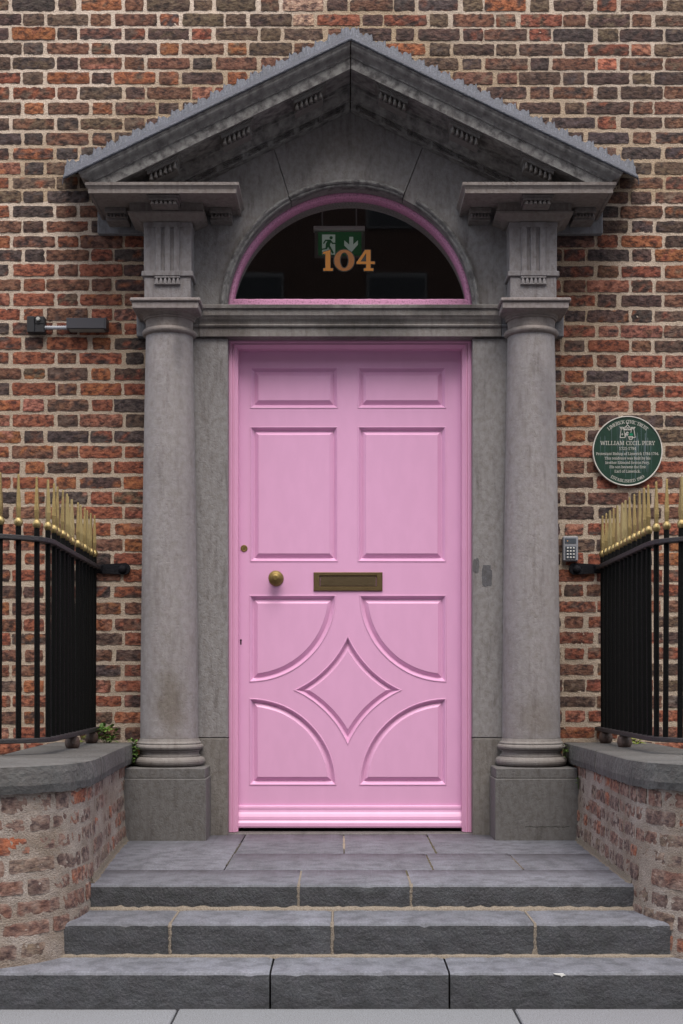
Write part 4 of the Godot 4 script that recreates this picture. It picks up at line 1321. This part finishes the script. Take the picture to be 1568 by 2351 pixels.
func garden_wall(side: int) -> void:
	var s := float(side)
	var label := "low curved brick wall with stone coping left of the steps" if side < 0 else "low curved brick wall with stone coping right of the steps"
	var c := smooth_path(WALL_L if side < 0 else WALL_R)
	var len := c.get_baked_length()
	var w := thing("low_wall", label, "low wall", Vector3(-1.2 if side < 0 else 1.3, -0.3434, 1.6))
	var cop := func(u): return 0.474 + 0.012 * clampf(u / 1.6, 0.0, 1.3)
	# coping stones
	rng.seed = 90 + side
	var cuts := [0.02, 0.3 if side > 0 else 0.5, 0.98 if side > 0 else 1.55, 3.0, len]
	var length_of := func(u0, u1, draw, called, m):
		var st := nb()
		var rings := []
		var n := maxi(2, int((u1 - u0) / 0.03) + 1)
		for j in n + 1:
			var u := lerpf(u0, u1, float(j) / n)
			var a := n2.get_noise_2d(u * 11.0, s * 20.0)
			var b := n2.get_noise_2d(u * 23.0, s * 40.0)
			var y: float = cop.call(u) - draw
			var r := PackedVector3Array()
			r.append(along(c, s, u, y - 0.1 + 0.006 * b, -0.4))
			r.append(along(c, s, u, y - 0.1 + 0.008 * b, 0.014 + 0.004 * a - draw))
			r.append(along(c, s, u, y - 0.07 + 0.004 * a, 0.022 + 0.005 * b - draw))
			r.append(along(c, s, u, y - 0.03, 0.021 + 0.003 * a - draw))
			r.append(along(c, s, u, y - 0.003 + 0.002 * b, 0.019 + 0.003 * b - draw))
			r.append(along(c, s, u, y, 0.013 + 0.002 * a))
			r.append(along(c, s, u, y + 0.004 * n1.get_noise_2d(u * 6.0, 1.0), -0.12))
			r.append(along(c, s, u, y + 0.002, -0.4))
			rings.append(r)
		loft(st, rings, true, true, 0)
		part(w, called, st, m)
	for i in cuts.size() - 1:
		var k := rng.randf_range(0.85, 1.1)
		tint = Color(0.092 * k, 0.09 * k, 0.09 * k)
		blotch = 0.4; blotch_freq = 4.0
		length_of.call(cuts[i] + 0.006, cuts[i + 1] - 0.006, 0.0, "coping_stone", M.coping)
		blotch = 0.0
		if i > 0:
			tint = Color(0.27, 0.24, 0.205)
			length_of.call(cuts[i] - 0.007, cuts[i] + 0.007, 0.003, "mortar_joint", M.mortar)
	# sandy fillet where the wall meets the landing
	var fs := nb()
	tint = Color(0.16, 0.138, 0.12)
	var fr := []
	for i in 50:
		var u := lerpf(0.34, 1.72, i / 49.0)
		var k := 0.002 + 0.012 * n2.get_noise_2d(u * 17.0, s)
		fr.append(PackedVector3Array([along(c, s, u, -0.01, 0.0), along(c, s, u, -0.004, 0.018 + k), along(c, s, u, 0.005, 0.008 + k), along(c, s, u, 0.018 + k * 1.6, 0.004), along(c, s, u, 0.018 + k * 1.6, -0.01)]))
	loft(fs, fr, true, true, 0)
	part(w, "mortar_fillet", fs, M.mortar)
	blotch = 0.0
	# wall core with a rough limy face that leans out a little at the foot
	var lean := func(y): return -0.008 + 0.022 * smoothstep(0.3, -0.35, y)
	var st := SurfaceTool.new()
	st.begin(Mesh.PRIMITIVE_TRIANGLES)
	st.set_smooth_group(0)
	var du := 0.012
	var n := int(len / du)
	var m := 70
	var g := []
	for i in n + 1:
		var col := []
		for j in m + 1:
			var u := i * du
			var y := lerpf(-0.4, 0.39, float(j) / m)
			var o: float = lean.call(y) + 0.004 * n2.get_noise_3d(u * 9.0, y * 12.0, s * 7.0) + 0.0035 * n2.get_noise_3d(u * 35.0, y * 40.0, s * 9.0)
			var k := clampf(0.5 + 0.9 * n1.get_noise_3d(u * 4.0, y * 5.0, s * 3.0), 0.0, 1.0)
			var cc := Color(0.21, 0.17, 0.145).lerp(Color(0.33, 0.295, 0.28), k)
			var f := 1.0 + 0.2 * n2.get_noise_3d(u * 30.0, y * 30.0, 1.0)
			col.append([along(c, s, u, y, o), Color(cc.r * f, cc.g * f, cc.b * f)])
		g.append(col)
	for i in n:
		for j in m:
			var q := [g[i][j], g[i + 1][j], g[i + 1][j + 1], g[i][j + 1]]
			for k in ([0, 2, 1, 0, 3, 2] if side < 0 else [0, 1, 2, 0, 2, 3]):
				st.set_color(q[k][1]); st.add_vertex(q[k][0])
	part(w, "mortar_face", st, M.mortar)
	tint = Color(0.35, 0.3, 0.26)
	st = nb()
	var rings := []
	for i in 60:
		var u := len * i / 59.0
		rings.append(PackedVector3Array([along(c, s, u, -0.42, -0.36), along(c, s, u, -0.42, -0.02), along(c, s, u, 0.388, -0.02), along(c, s, u, 0.388, -0.36)]))
	loft(st, rings, true, true, 0)
	part(w, "core", st, M.mortar)
	# bricks, courses of headers and stretchers half lost under lime
	var row := 0
	var yy := 0.352
	while yy > -0.175:
		var u := 0.0 + (0.055 if row % 2 else 0.0)
		while u < 3.4:
			rng.seed = hash(Vector3i(row, int(u * 1000.0), side + 7))
			var bw := (0.105 if rng.randf() < 0.62 else 0.2) + rng.randf_range(-0.012, 0.008)
			if u + bw > 0.3 and rng.randf() < 0.93:
				var one := nb()
				one.set_smooth_group(0)
				var pick := rng.randf()
				var ca := Color(0.16, 0.085, 0.068)
				if pick < 0.2: ca = Color(0.27, 0.09, 0.045)
				elif pick < 0.5: ca = Color(0.105, 0.07, 0.066)
				elif pick < 0.62: ca = Color(0.15, 0.12, 0.095)
				var cb := ca.lerp(Color(0.2, 0.14, 0.122), 0.5)
				var yj := rng.randf_range(-0.004, 0.004)
				var hh := 0.029 + rng.randf_range(-0.006, 0.002)
				var lean_y := func(uu, v, o): return along(c, s, uu, v, o + lean.call(v))
				if side < 0:
					brick_mesh(one, u, u + bw, yy + yj - hh, yy + yj + hh, rng.randf_range(-0.0005, 0.004), ca, cb, lean_y, true, 0.6)
				else:
					brick_mesh(one, u, u + bw, yy + yj - hh, yy + yj + hh, rng.randf_range(-0.0005, 0.004), ca, cb, lean_y, true, 0.55)
				part(w, "brick", one, M.brick)
			u += bw + 0.015
		yy -= 0.0745
		row += 1

# ---------------------------------------------------------------- railings
func tube(st: SurfaceTool, a: Vector3, b: Vector3, r: float, seg := 8) -> void:
	var y := (b - a).normalized()
	var x := y.cross(Vector3(0.3, 0.1, 1.0)).normalized()
	var z := x.cross(y)
	lathe(st, [Vector2(0, 0), Vector2(r, 0), Vector2(r, (b - a).length()), Vector2(0, (b - a).length())], seg, Transform3D(Basis(x, y, z), a))

func railing(side: int) -> void:
	var s := float(side)
	var pts := []
	if side < 0:
		for i in 12: pts.append(Vector2(-1.274 + 0.032 * i / 11.0, 0.1 + i * 0.1))
		pts += [Vector2(-1.24, 1.31), Vector2(-1.267, 1.395), Vector2(-1.33, 1.455), Vector2(-1.4, 1.5), Vector2(-1.49, 1.53), Vector2(-1.585, 1.555), Vector2(-1.68, 1.575), Vector2(-1.78, 1.59)]
	else:
		for i in 12: pts.append(Vector2(1.345 - 0.007 * i / 11.0, 0.1 + i * 0.0964))
		pts += [Vector2(1.343, 1.262), Vector2(1.366, 1.325), Vector2(1.412, 1.385), Vector2(1.48, 1.43), Vector2(1.565, 1.465), Vector2(1.66, 1.49), Vector2(1.755, 1.51)]
	var label := "black iron railing with gilt spearheads on the left low wall" if side < 0 else "black iron railing with gilt spearheads on the right low wall"
	var t := thing("railing", label, "railing", Vector3(pts[6].x, 0.48, pts[6].y))
	tint = Color(0.0045, 0.0045, 0.006)
	# one bar with its spear, then a copy for each place
	var st := nb()
	lathe(st, [Vector2(0, 0), Vector2(0.0118, 0), Vector2(0.0115, 0.9), Vector2(0, 0.9)], 12, Transform3D())
	st.generate_normals()
	var bar_mesh := st.commit()
	st = nb()
	tint = Color(0.33, 0.25, 0.11)
	lathe(st, [Vector2(0.0, 0.872), Vector2(0.011, 0.873), Vector2(0.0155, 0.879), Vector2(0.0185, 0.888), Vector2(0.0182, 0.894), Vector2(0.015, 0.902), Vector2(0.0105, 0.909), Vector2(0.0, 0.91)], 16, Transform3D(), 0.0, TAU, 1)
	var sp := []
	for q in [Vector2(0.009, 0.9), Vector2(0.0118, 0.93), Vector2(0.0132, 0.948), Vector2(0.0105, 0.99), Vector2(0.0072, 1.045), Vector2(0.0056, 1.083), Vector2(0.0045, 1.088), Vector2(0.0, 1.09)]: sp.append(q)
	lathe(st, sp, 4, Transform3D(Basis(Vector3.UP, 0.5), Vector3.ZERO), 0.0, TAU, 0)
	st.generate_normals()
	var spear_mesh := st.commit()
	rng.seed = 12 + side
	for p in pts:
		var b := place(t, "bar", bar_mesh, M.iron)
		b.position = Vector3(p.x, 0.556, p.y) - t.position
		b.rotation = Vector3(rng.randf_range(-0.006, 0.006), rng.randf() * 1.2, rng.randf_range(-0.008, 0.008))
		place(b, "spearhead", spear_mesh, M.gilt)
	# flat rails that follow the bars
	var path := [Vector2(pts[0].x + 0.0, 0.012)]
	path += pts
	var last: Vector2 = pts[-1]
	path.append(last + (last - pts[-2]) * 3.0)
	var c := smooth_path(path)
	var len := c.get_baked_length()
	for q in [[1.372, 1.392, 0.023, "top_rail"], [0.536, 0.556, 0.024, "bottom_rail"]]:
		st = nb()
		tint = Color(0.018, 0.014, 0.017)
		var rings := []
		for i in 91:
			var u := len * i / 90.0
			rings.append(PackedVector3Array([along(c, s, u, q[0], -q[2]), along(c, s, u, q[0], q[2]), along(c, s, u, q[0] + 0.003, q[2] + 0.002), along(c, s, u, q[1] - 0.003, q[2] + 0.002), along(c, s, u, q[1], q[2]), along(c, s, u, q[1], -q[2])]))
		loft(st, rings, true, true, 0)
		part(t, q[3], st, M.rail_iron)
	# strap and bolt on the house wall
	st = nb()
	tint = Color(0.013, 0.013, 0.016)
	var xa: float = pts[0].x
	var xb: float = -1.128 if side < 0 else 1.213
	var strap := PackedVector2Array()
	strap.append(Vector2(xa - 0.02 * signf(xb - xa), 1.356)); 
	for i in 9:
		var a := -PI / 2 + PI * i / 8.0
		strap.append(Vector2(xb + cos(a) * 0.028 * signf(xb - xa), 1.378 + sin(a) * 0.03))
	strap.append(Vector2(xa - 0.02 * signf(xb - xa), 1.398))
	slab(st, strap, 0.0, 0.016)
	cbox(st, Vector3(xa - 0.03, 1.36, 0.0), Vector3(xa + 0.03, 1.398, 0.04), 0.006)
	lathe(st, [Vector2(0.022, 0.016), Vector2(0.019, 0.024), Vector2(0.01, 0.029), Vector2(0, 0.03)], 14, Transform3D(Basis(Vector3.RIGHT, PI / 2), Vector3(xb - 0.012 * signf(xb - xa), 1.375, 0.0)), 0.0, TAU, 1)
	part(t, "wall_bracket", st, M.iron)
	# lumpy feet on the coping
	for u in [0.16, 0.62 if side > 0 else 0.72, 1.75]:
		st = nb()
		tint = Color(0.06, 0.035, 0.024)
		var p := along(c, s, u, 0.0, 0.0)
		lathe(st, [Vector2(0, 0.476), Vector2(0.026, 0.476), Vector2(0.034, 0.492), Vector2(0.036, 0.51), Vector2(0.03, 0.53), Vector2(0.02, 0.538)], 12, Transform3D(Basis(), Vector3(p.x, 0.0, p.z)), 0.0, TAU, 1)
		part(t, "foot", st, M.rail_iron)

# ---------------------------------------------------------------- fittings on the brick
func wall_fittings() -> void:
	var z := 0.055
	var x0 := sx(61, z); var x1 := sx(101.5, z); var y0 := sy(763, z); var y1 := sy(725, z)
	var t := thing("junction_box", "small black junction box with a round silver stud on the left brickwork", "junction box", Vector3(x0, y0, 0))
	tint = Color(0.012, 0.013, 0.017)
	var st := nb()
	cbox(st, Vector3(x0, y0, 0.0), Vector3(x1, y1, z - 0.012), 0.004)
	cbox(st, Vector3(x0 + 0.001, y0 + 0.001, z - 0.012), Vector3(x0 + 0.04, y1 - 0.001, z), 0.003)
	cbox(st, Vector3(x0 + 0.042, y0 + 0.001, z - 0.012), Vector3(x1 - 0.001, y0 + 0.042, z - 0.001), 0.003)
	cbox(st, Vector3(x0 + 0.042, y0 + 0.044, z - 0.012), Vector3(x1 - 0.001, y1 - 0.001, z - 0.002), 0.003)
	part(t, "casing", st, M.satin)
	st = nb()
	tint = Color(0.35, 0.35, 0.34)
	lathe(st, [Vector2(0.0105, 0.0), Vector2(0.0105, 0.012), Vector2(0.008, 0.016), Vector2(0.0, 0.017)], 20, Transform3D(Basis(Vector3.RIGHT, PI / 2), Vector3(sx(88, z), sy(733, z), z - 0.004)))
	part(t, "stud", st, M.satin)
	var gx0 := sx(152, 0.075); var gx1 := sx(244, 0.075); var gy0 := sy(754, 0.075); var gy1 := sy(729.5, 0.075)
	var g := thing("grey_fitting", "long dark grey box fitting beside the small black box on the brickwork", "wall fitting", Vector3(gx0, gy0, 0))
	tint = Color(0.036, 0.038, 0.048)
	st = nb()
	cbox(st, Vector3(gx0, gy0, 0.0), Vector3(gx1 - 0.008, gy1, 0.075), 0.002)
	part(g, "casing", st, M.satin)
	st = nb()
	tint = Color(0.028, 0.03, 0.038)
	cbox(st, Vector3(gx1 - 0.008, gy0 - 0.002, 0.0), Vector3(gx1, gy1 + 0.003, 0.078), 0.002)
	part(g, "end_cap", st, M.satin)
	st = nb()
	tint = Color(0.25, 0.25, 0.23)
	cbox(st, Vector3(gx0 + 0.01, gy0 - 0.003, 0.008), Vector3(gx1 - 0.016, gy0, 0.066), 0.001)
	part(g, "underside_panel", st, M.satin)
	var c := thing("conduit", "short grey ribbed conduit joining the black box to the grey fitting", "conduit", Vector3(x1, sy(752, 0.03), 0.03))
	tint = Color(0.33, 0.35, 0.4)
	st = nb()
	var prof := []
	var L := gx0 - x1 + 0.004
	for i in 41:
		var u := i / 40.0
		prof.append(Vector2(0.0098 + (0.0008 if i % 4 < 2 else -0.0006), u * L))
	lathe(st, prof, 16, Transform3D(Basis(Vector3.FORWARD, PI / 2), Vector3(x1 - 0.002, sy(752.5, 0.03), 0.03)))
	part(c, "pipe", st, M.satin)
	# keypad
	var kz := 0.035
	var kx0 := sx(1292.5, kz); var kx1 := sx(1327.5, kz); var ky0 := sy(1288, kz); var ky1 := sy(1231, kz)
	var k := thing("keypad", "silver door entry keypad with round buttons right of the column", "keypad", Vector3(kx0, ky0, 0))
	tint = Color(0.2, 0.21, 0.24)
	st = nb()
	cbox(st, Vector3(kx0, ky0, 0.0), Vector3(kx1, ky1, kz), 0.005)
	part(k, "casing", st, M.satin)
	tint = Color(0.045, 0.055, 0.075)
	var W := kx1 - kx0; var H := ky1 - ky0
	st = nb()
	cbox(st, Vector3(kx0 + 0.15 * W, ky0 + 0.06 * H, kz - 0.004), Vector3(kx1 - 0.15 * W, ky0 + 0.6 * H, kz + 0.002), 0.002)
	part(k, "button_panel", st, M.satin)
	st = nb()
	cbox(st, Vector3(kx0 + 0.13 * W, ky0 + 0.7 * H, kz - 0.004), Vector3(kx1 - 0.13 * W, ky0 + 0.92 * H, kz + 0.002), 0.002)
	part(k, "display", st, M.satin)
	st = nb()
	tint = Color(0.8, 0.4, 0.15)
	cbox(st, Vector3(kx0 + 0.26 * W, ky0 + 0.79 * H, kz), Vector3(kx0 + 0.32 * W, ky0 + 0.82 * H, kz + 0.003), 0.0005)
	part(k, "indicator", st, M.satin)
	tint = Color(0.5, 0.5, 0.5)
	for i in 4:
		for j in 3:
			st = nb()
			lathe(st, [Vector2(0.005, 0.0), Vector2(0.005, 0.005), Vector2(0.003, 0.007), Vector2(0.0, 0.0072)], 10, Transform3D(Basis(Vector3.RIGHT, PI / 2), Vector3(kx0 + (0.3 + 0.2 * j) * W, ky0 + (0.14 + 0.127 * i) * H, kz)))
			part(k, "button", st, M.satin)

# ---------------------------------------------------------------- the round plaque
func text_mesh(txt: String, size: float, depth := 0.0018) -> TextMesh:
	var f := SystemFont.new()
	f.font_names = PackedStringArray(["Droid Serif"])
	var m := TextMesh.new()
	m.font = f
	m.text = txt
	m.font_size = 64
	m.pixel_size = size / 64.0
	m.depth = depth
	m.curve_step = 2.0
	return m

func plaque() -> void:
	var z := 0.024
	var px := sx(1441, z); var py := sy(1035, z); var R := 80.5 / 441.5
	var t := thing("round_plaque", "round green plaque with white rim and raised white lettering on the right brickwork", "plaque", Vector3(px, py, 0))
	tint = Color(0.012, 0.042, 0.03)
	var xf := Transform3D(Basis(Vector3.RIGHT, PI / 2), Vector3(px, py, 0))
	var st := nb()
	lathe(st, [Vector2(R * 0.965, 0.0), Vector2(R * 0.965, z - 0.003), Vector2(0.0, z - 0.003)], 64, xf)
	part(t, "disc", st, M.enamel)
	st = nb()
	tint = Color(0.6, 0.58, 0.55)
	lathe(st, [Vector2(R * 0.99, 0.0), Vector2(R, z - 0.006), Vector2(R * 0.995, z + 0.001), Vector2(R * 0.972, z + 0.001), Vector2(R * 0.963, z - 0.004)], 72, xf)
	part(t, "rim", st, M.enamel)
	# lime runs down the face
	st = nb()
	tint = Color(0.11, 0.15, 0.17)
	rng.seed = 8
	for i in 46:
		var x := px + rng.randf_range(-0.8, 0.8) * R
		if rng.randf() < 0.5: x = px + rng.randfn(0.25, 0.2) * R
		var reach := sqrt(maxf(0.0, R * R * 0.85 - (x - px) * (x - px)))
		var ya := py + rng.randf_range(-0.3, 1.0) * reach
		var yb := maxf(ya - rng.randf_range(0.2, 1.1) * R, py - reach)
		var w := rng.randf_range(0.0005, 0.002)
		var wob := rng.randf_range(-0.004, 0.004)
		quad(st, Vector3(x - w * 0.3 + wob, yb, z - 0.0027 + i * 0.00001), Vector3(x + w * 0.3 + wob, yb, z - 0.0027 + i * 0.00001), Vector3(x + w, ya, z - 0.0027 + i * 0.00001), Vector3(x - w, ya, z - 0.0027 + i * 0.00001))
	var runs := part(t, "lime_stain", st, M.enamel)
	var white := plain(Color(0.7, 0.69, 0.67), 0.5)
	var U := R / 0.68 / 1000.0      # one survey pixel of the plaque close-up
	var line := func(txt, cy, width, h):
		var m := text_mesh(txt, h)
		var bb := m.get_aabb()
		var o := place(t, "lettering", m, white)
		var k: float = width / bb.size.x
		o.scale = Vector3(k, minf(k * 1.15, 1.05), 1.0)
		o.position = Vector3(px, py + cy, z - 0.003) - t.position
	var u := R / 677.0
	line.call("WILLIAM CECIL PERY", (790.0 - 640.0) * u, 1060.0 * u, 0.027)
	line.call("1721-1794", (790.0 - 745.0) * u, 325.0 * u, 0.02)
	line.call("Protestant Bishop of Limerick 1784-1794.", (790.0 - 845.0) * u, 1215.0 * u, 0.019)
	line.call("This residence was built by his", (790.0 - 932.0) * u, 885.0 * u, 0.019)
	line.call("brother Edmond Sexton Pery.", (790.0 - 1017.0) * u, 855.0 * u, 0.019)
	line.call("His son became the first", (790.0 - 1100.0) * u, 700.0 * u, 0.019)
	line.call("Earl of Limerick.", (790.0 - 1185.0) * u, 500.0 * u, 0.019)
	var arched := func(txt, rad, a0, a1, h, top):
		var s2 := SurfaceTool.new()
		s2.begin(Mesh.PRIMITIVE_TRIANGLES)
		var adv := []
		var total := 0.0
		for ch in txt:
			var m := text_mesh(ch if ch != " " else "i", h)
			var wch: float = m.get_aabb().size.x + h * 0.12
			adv.append([ch, wch, m]); total += wch
		var at := 0.0
		for q in adv:
			var f: float = (at + q[1] * 0.5) / total
			at += q[1]
			if q[0] == " ": continue
			var a: float = lerpf(a0, a1, f)
			var rot: float = a - PI / 2 if top else a + PI / 2
			s2.append_from(q[2], 0, Transform3D(Basis(Vector3.BACK, rot), Vector3(px + cos(a) * rad, py + sin(a) * rad, z - 0.003)))
		var o := place(t, "lettering", s2.commit(), white)
		o.position = -t.position
	arched.call("LIMERICK CIVIC TRUST", R * 0.83, deg_to_rad(132), deg_to_rad(47), 0.024, true)
	arched.call("ESTABLISHED 1983", R * 0.86, deg_to_rad(237), deg_to_rad(303), 0.021, false)
	# crest: two towers, a lattice dome with a cross, a gate and a potted plant
	st = nb()
	tint = Color(0.6, 0.58, 0.55)
	var q2 := func(x, y): return Vector3(px + (x - 765.0) * u, py + (790.0 - y) * u, z - 0.0015)
	var stroke := func(pts, w):
		for i in pts.size() - 1:
			var a: Vector3 = q2.call(pts[i][0], pts[i][1])
			var b: Vector3 = q2.call(pts[i + 1][0], pts[i + 1][1])
			tube(st, a, b, w * u, 5)
	stroke.call([[615, 325], [640, 370], [620, 535], [715, 535], [725, 510]], 6)
	stroke.call([[640, 365], [690, 365], [700, 330], [680, 350], [660, 328], [640, 350], [615, 325]], 6)
	stroke.call([[690, 365], [715, 520]], 5)
	stroke.call([[910, 330], [885, 370], [912, 535], [865, 535]], 6)
	stroke.call([[830, 330], [845, 365], [885, 365], [908, 330], [885, 350], [868, 330], [850, 350], [830, 330]], 6)
	stroke.call([[840, 365], [828, 440]], 5)
	stroke.call([[700, 385], [830, 385]], 6)
	stroke.call([[708, 380], [722, 330], [762, 288], [805, 330], [822, 380]], 6)
	stroke.call([[730, 320], [800, 380]], 4)
	stroke.call([[798, 320], [728, 380]], 4)
	stroke.call([[762, 288], [762, 240]], 5)
	stroke.call([[742, 258], [784, 258]], 5)
	stroke.call([[720, 508], [725, 455], [762, 425], [785, 450]], 6)
	stroke.call([[745, 440], [745, 508]], 4)
	stroke.call([[765, 430], [765, 508]], 4)
	stroke.call([[722, 475], [785, 475]], 4)
	stroke.call([[662, 450], [662, 495]], 5)
	stroke.call([[642, 470], [682, 470]], 5)
	stroke.call([[782, 515], [865, 515], [850, 570], [800, 570], [782, 515]], 6)
	stroke.call([[790, 540], [858, 540]], 5)
	var crest := part(t, "crest", st, M.enamel)
	st = nb()
	tint = Color(0.0, 0.2, 0.1)
	var c0: Vector3 = q2.call(835, 475)
	for i in 9:
		var a := TAU * i / 9.0
		var b := TAU * (i + 0.5) / 9.0
		var r0 := 26.0 * u; var r1 := 52.0 * u
		tri(st, c0, c0 + Vector3(cos(a), sin(a) * 0.7, 0) * r0, c0 + Vector3(cos(b), sin(b) * 0.7, 0) * r1)
		tri(st, c0, c0 + Vector3(cos(b), sin(b) * 0.7, 0) * r1, c0 + Vector3(cos(a + TAU / 9.0), sin(a + TAU / 9.0) * 0.7, 0) * r0)
	part(t, "crest_plant", st, M.enamel)

# ---------------------------------------------------------------- weeds
func leaf(st: SurfaceTool, at: Vector3, dir: Vector3, l: float, w: float) -> void:
	var side := dir.cross(Vector3.UP)
	if side.length() < 0.05: side = Vector3.RIGHT
	side = side.normalized() * w
	var up := side.cross(dir).normalized() * l * 0.12
	var a := at; var e := at + dir * l - up
	var m := at + dir * l * 0.45 + up
	var ml := m - side - up * 0.7; var mr := m + side - up * 0.7
	var f := at + dir * l * 0.8 + up * 0.4
	var fl := f - side * 0.6 - up * 0.5; var fr := f + side * 0.6 - up * 0.5
	tri(st, a, ml, m); tri(st, a, m, mr)
	quad(st, ml, fl, f, m); quad(st, m, f, fr, mr)
	tri(st, fl, e, f); tri(st, f, e, fr)

func weed(label: String, base: Vector3, n: int, size: Vector3, l: float, c: Color, sd: int) -> void:
	rng.seed = sd
	var t := thing("weed", label, "plant", base)
	var st := nb()
	var sm := nb()
	for i in n:
		var tip := base + Vector3(rng.randf_range(-1, 1) * size.x, rng.randf_range(0.1, 1.0) * size.y, rng.randf_range(-0.2, 1) * size.z)
		var k := rng.randf_range(0.6, 1.35)
		if i % 3 == 0:
			tint = Color(0.07, 0.1, 0.03)
			tube(sm, base + Vector3((tip.x - base.x) * 0.3, 0, (tip.z - base.z) * 0.4), tip, 0.0013, 4)
		tint = Color(c.r * k, c.g * k, c.b * k * rng.randf_range(0.6, 1.2))
		for j in 3:
			var d := Vector3(rng.randf_range(-1, 1), rng.randf_range(-0.25, 0.7), rng.randf_range(-0.3, 1)).normalized()
			leaf(st, tip, d, l * rng.randf_range(0.6, 1.2), l * rng.randf_range(0.2, 0.34))
	part(t, "stems", sm, M.leaf)
	part(t, "leaves", st, M.leaf)

func plants() -> void:
	weed("leafy green weed on the left coping behind the foot of the railing", Vector3(sx(246, 0.1), 0.475, 0.1), 26, Vector3(0.05, 0.085, 0.06), 0.036, Color(0.1, 0.2, 0.03), 5)
	weed("yellow green weed tuft under the left bottom rail", Vector3(sx(178, 0.22), 0.475, 0.22), 9, Vector3(0.035, 0.035, 0.03), 0.022, Color(0.2, 0.26, 0.03), 6)
	weed("narrow green weed in the gap between left coping and column base", Vector3(sx(309, 0.2), 0.37, 0.2), 24, Vector3(0.016, 0.12, 0.03), 0.026, Color(0.08, 0.16, 0.025), 7)
	weed("tiny green weed beside the base of the right column", Vector3(sx(1300, 0.2), 0.4, 0.2), 8, Vector3(0.014, 0.07, 0.02), 0.019, Color(0.09, 0.16, 0.03), 8)
	weed("yellow green weed tuft behind the foot of the right railing", Vector3(sx(1452, 0.25), 0.475, 0.25), 14, Vector3(0.045, 0.04, 0.03), 0.028, Color(0.22, 0.28, 0.03), 9)
	weed("tiny green weed in the crack between right plinth and low wall", Vector3(sx(1328, 0.36), 0.26, 0.36), 6, Vector3(0.008, 0.05, 0.015), 0.014, Color(0.09, 0.16, 0.03), 10)

# ---------------------------------------------------------------- across the street, mirrored in the fanlight glass
func terrace() -> void:
	var t := thing("brick_terrace", "brick terrace across the street, mirrored dimly in the fanlight", "building", Vector3(0, -0.48, 17.0))
	tint = Color(0.13, 0.085, 0.07)
	var st := nb()
	cbox(st, Vector3(-30, -0.48, 17.0), Vector3(30, 11.0, 24.0), 0.02)
	part(t, "wall", st, M.brick)
	tint = Color(0.3, 0.29, 0.28)
	st = nb()
	cbox(st, Vector3(-30.2, 11.0, 16.8), Vector3(30.2, 11.3, 24.2), 0.02)
	part(t, "parapet", st, M.paving)
	for f in 4:
		for i in range(-4, 5):
			var x := i * 2.6 + 1.0
			var y: float = [0.6, 3.6, 6.5, 9.0][f]
			var h: float = [1.9, 2.0, 1.7, 1.2][f]
			tint = Color(0.14, 0.13, 0.13)
			st = nb()
			cbox(st, Vector3(x - 0.55, y, 16.96), Vector3(x + 0.55, y + h, 16.99), 0.005)
			var w := part(t, "window", st, M.satin)
			tint = Color(0.02, 0.02, 0.025)
			for a in 2:
				for b in 2:
					st = nb()
					cbox(st, Vector3(x - 0.5 + a * 0.51, y + 0.05 + b * h * 0.48, 16.945), Vector3(x - 0.01 + a * 0.51, y + h * 0.47 + b * h * 0.48, 16.955), 0.001)
					part(w, "pane", st, M.satin)
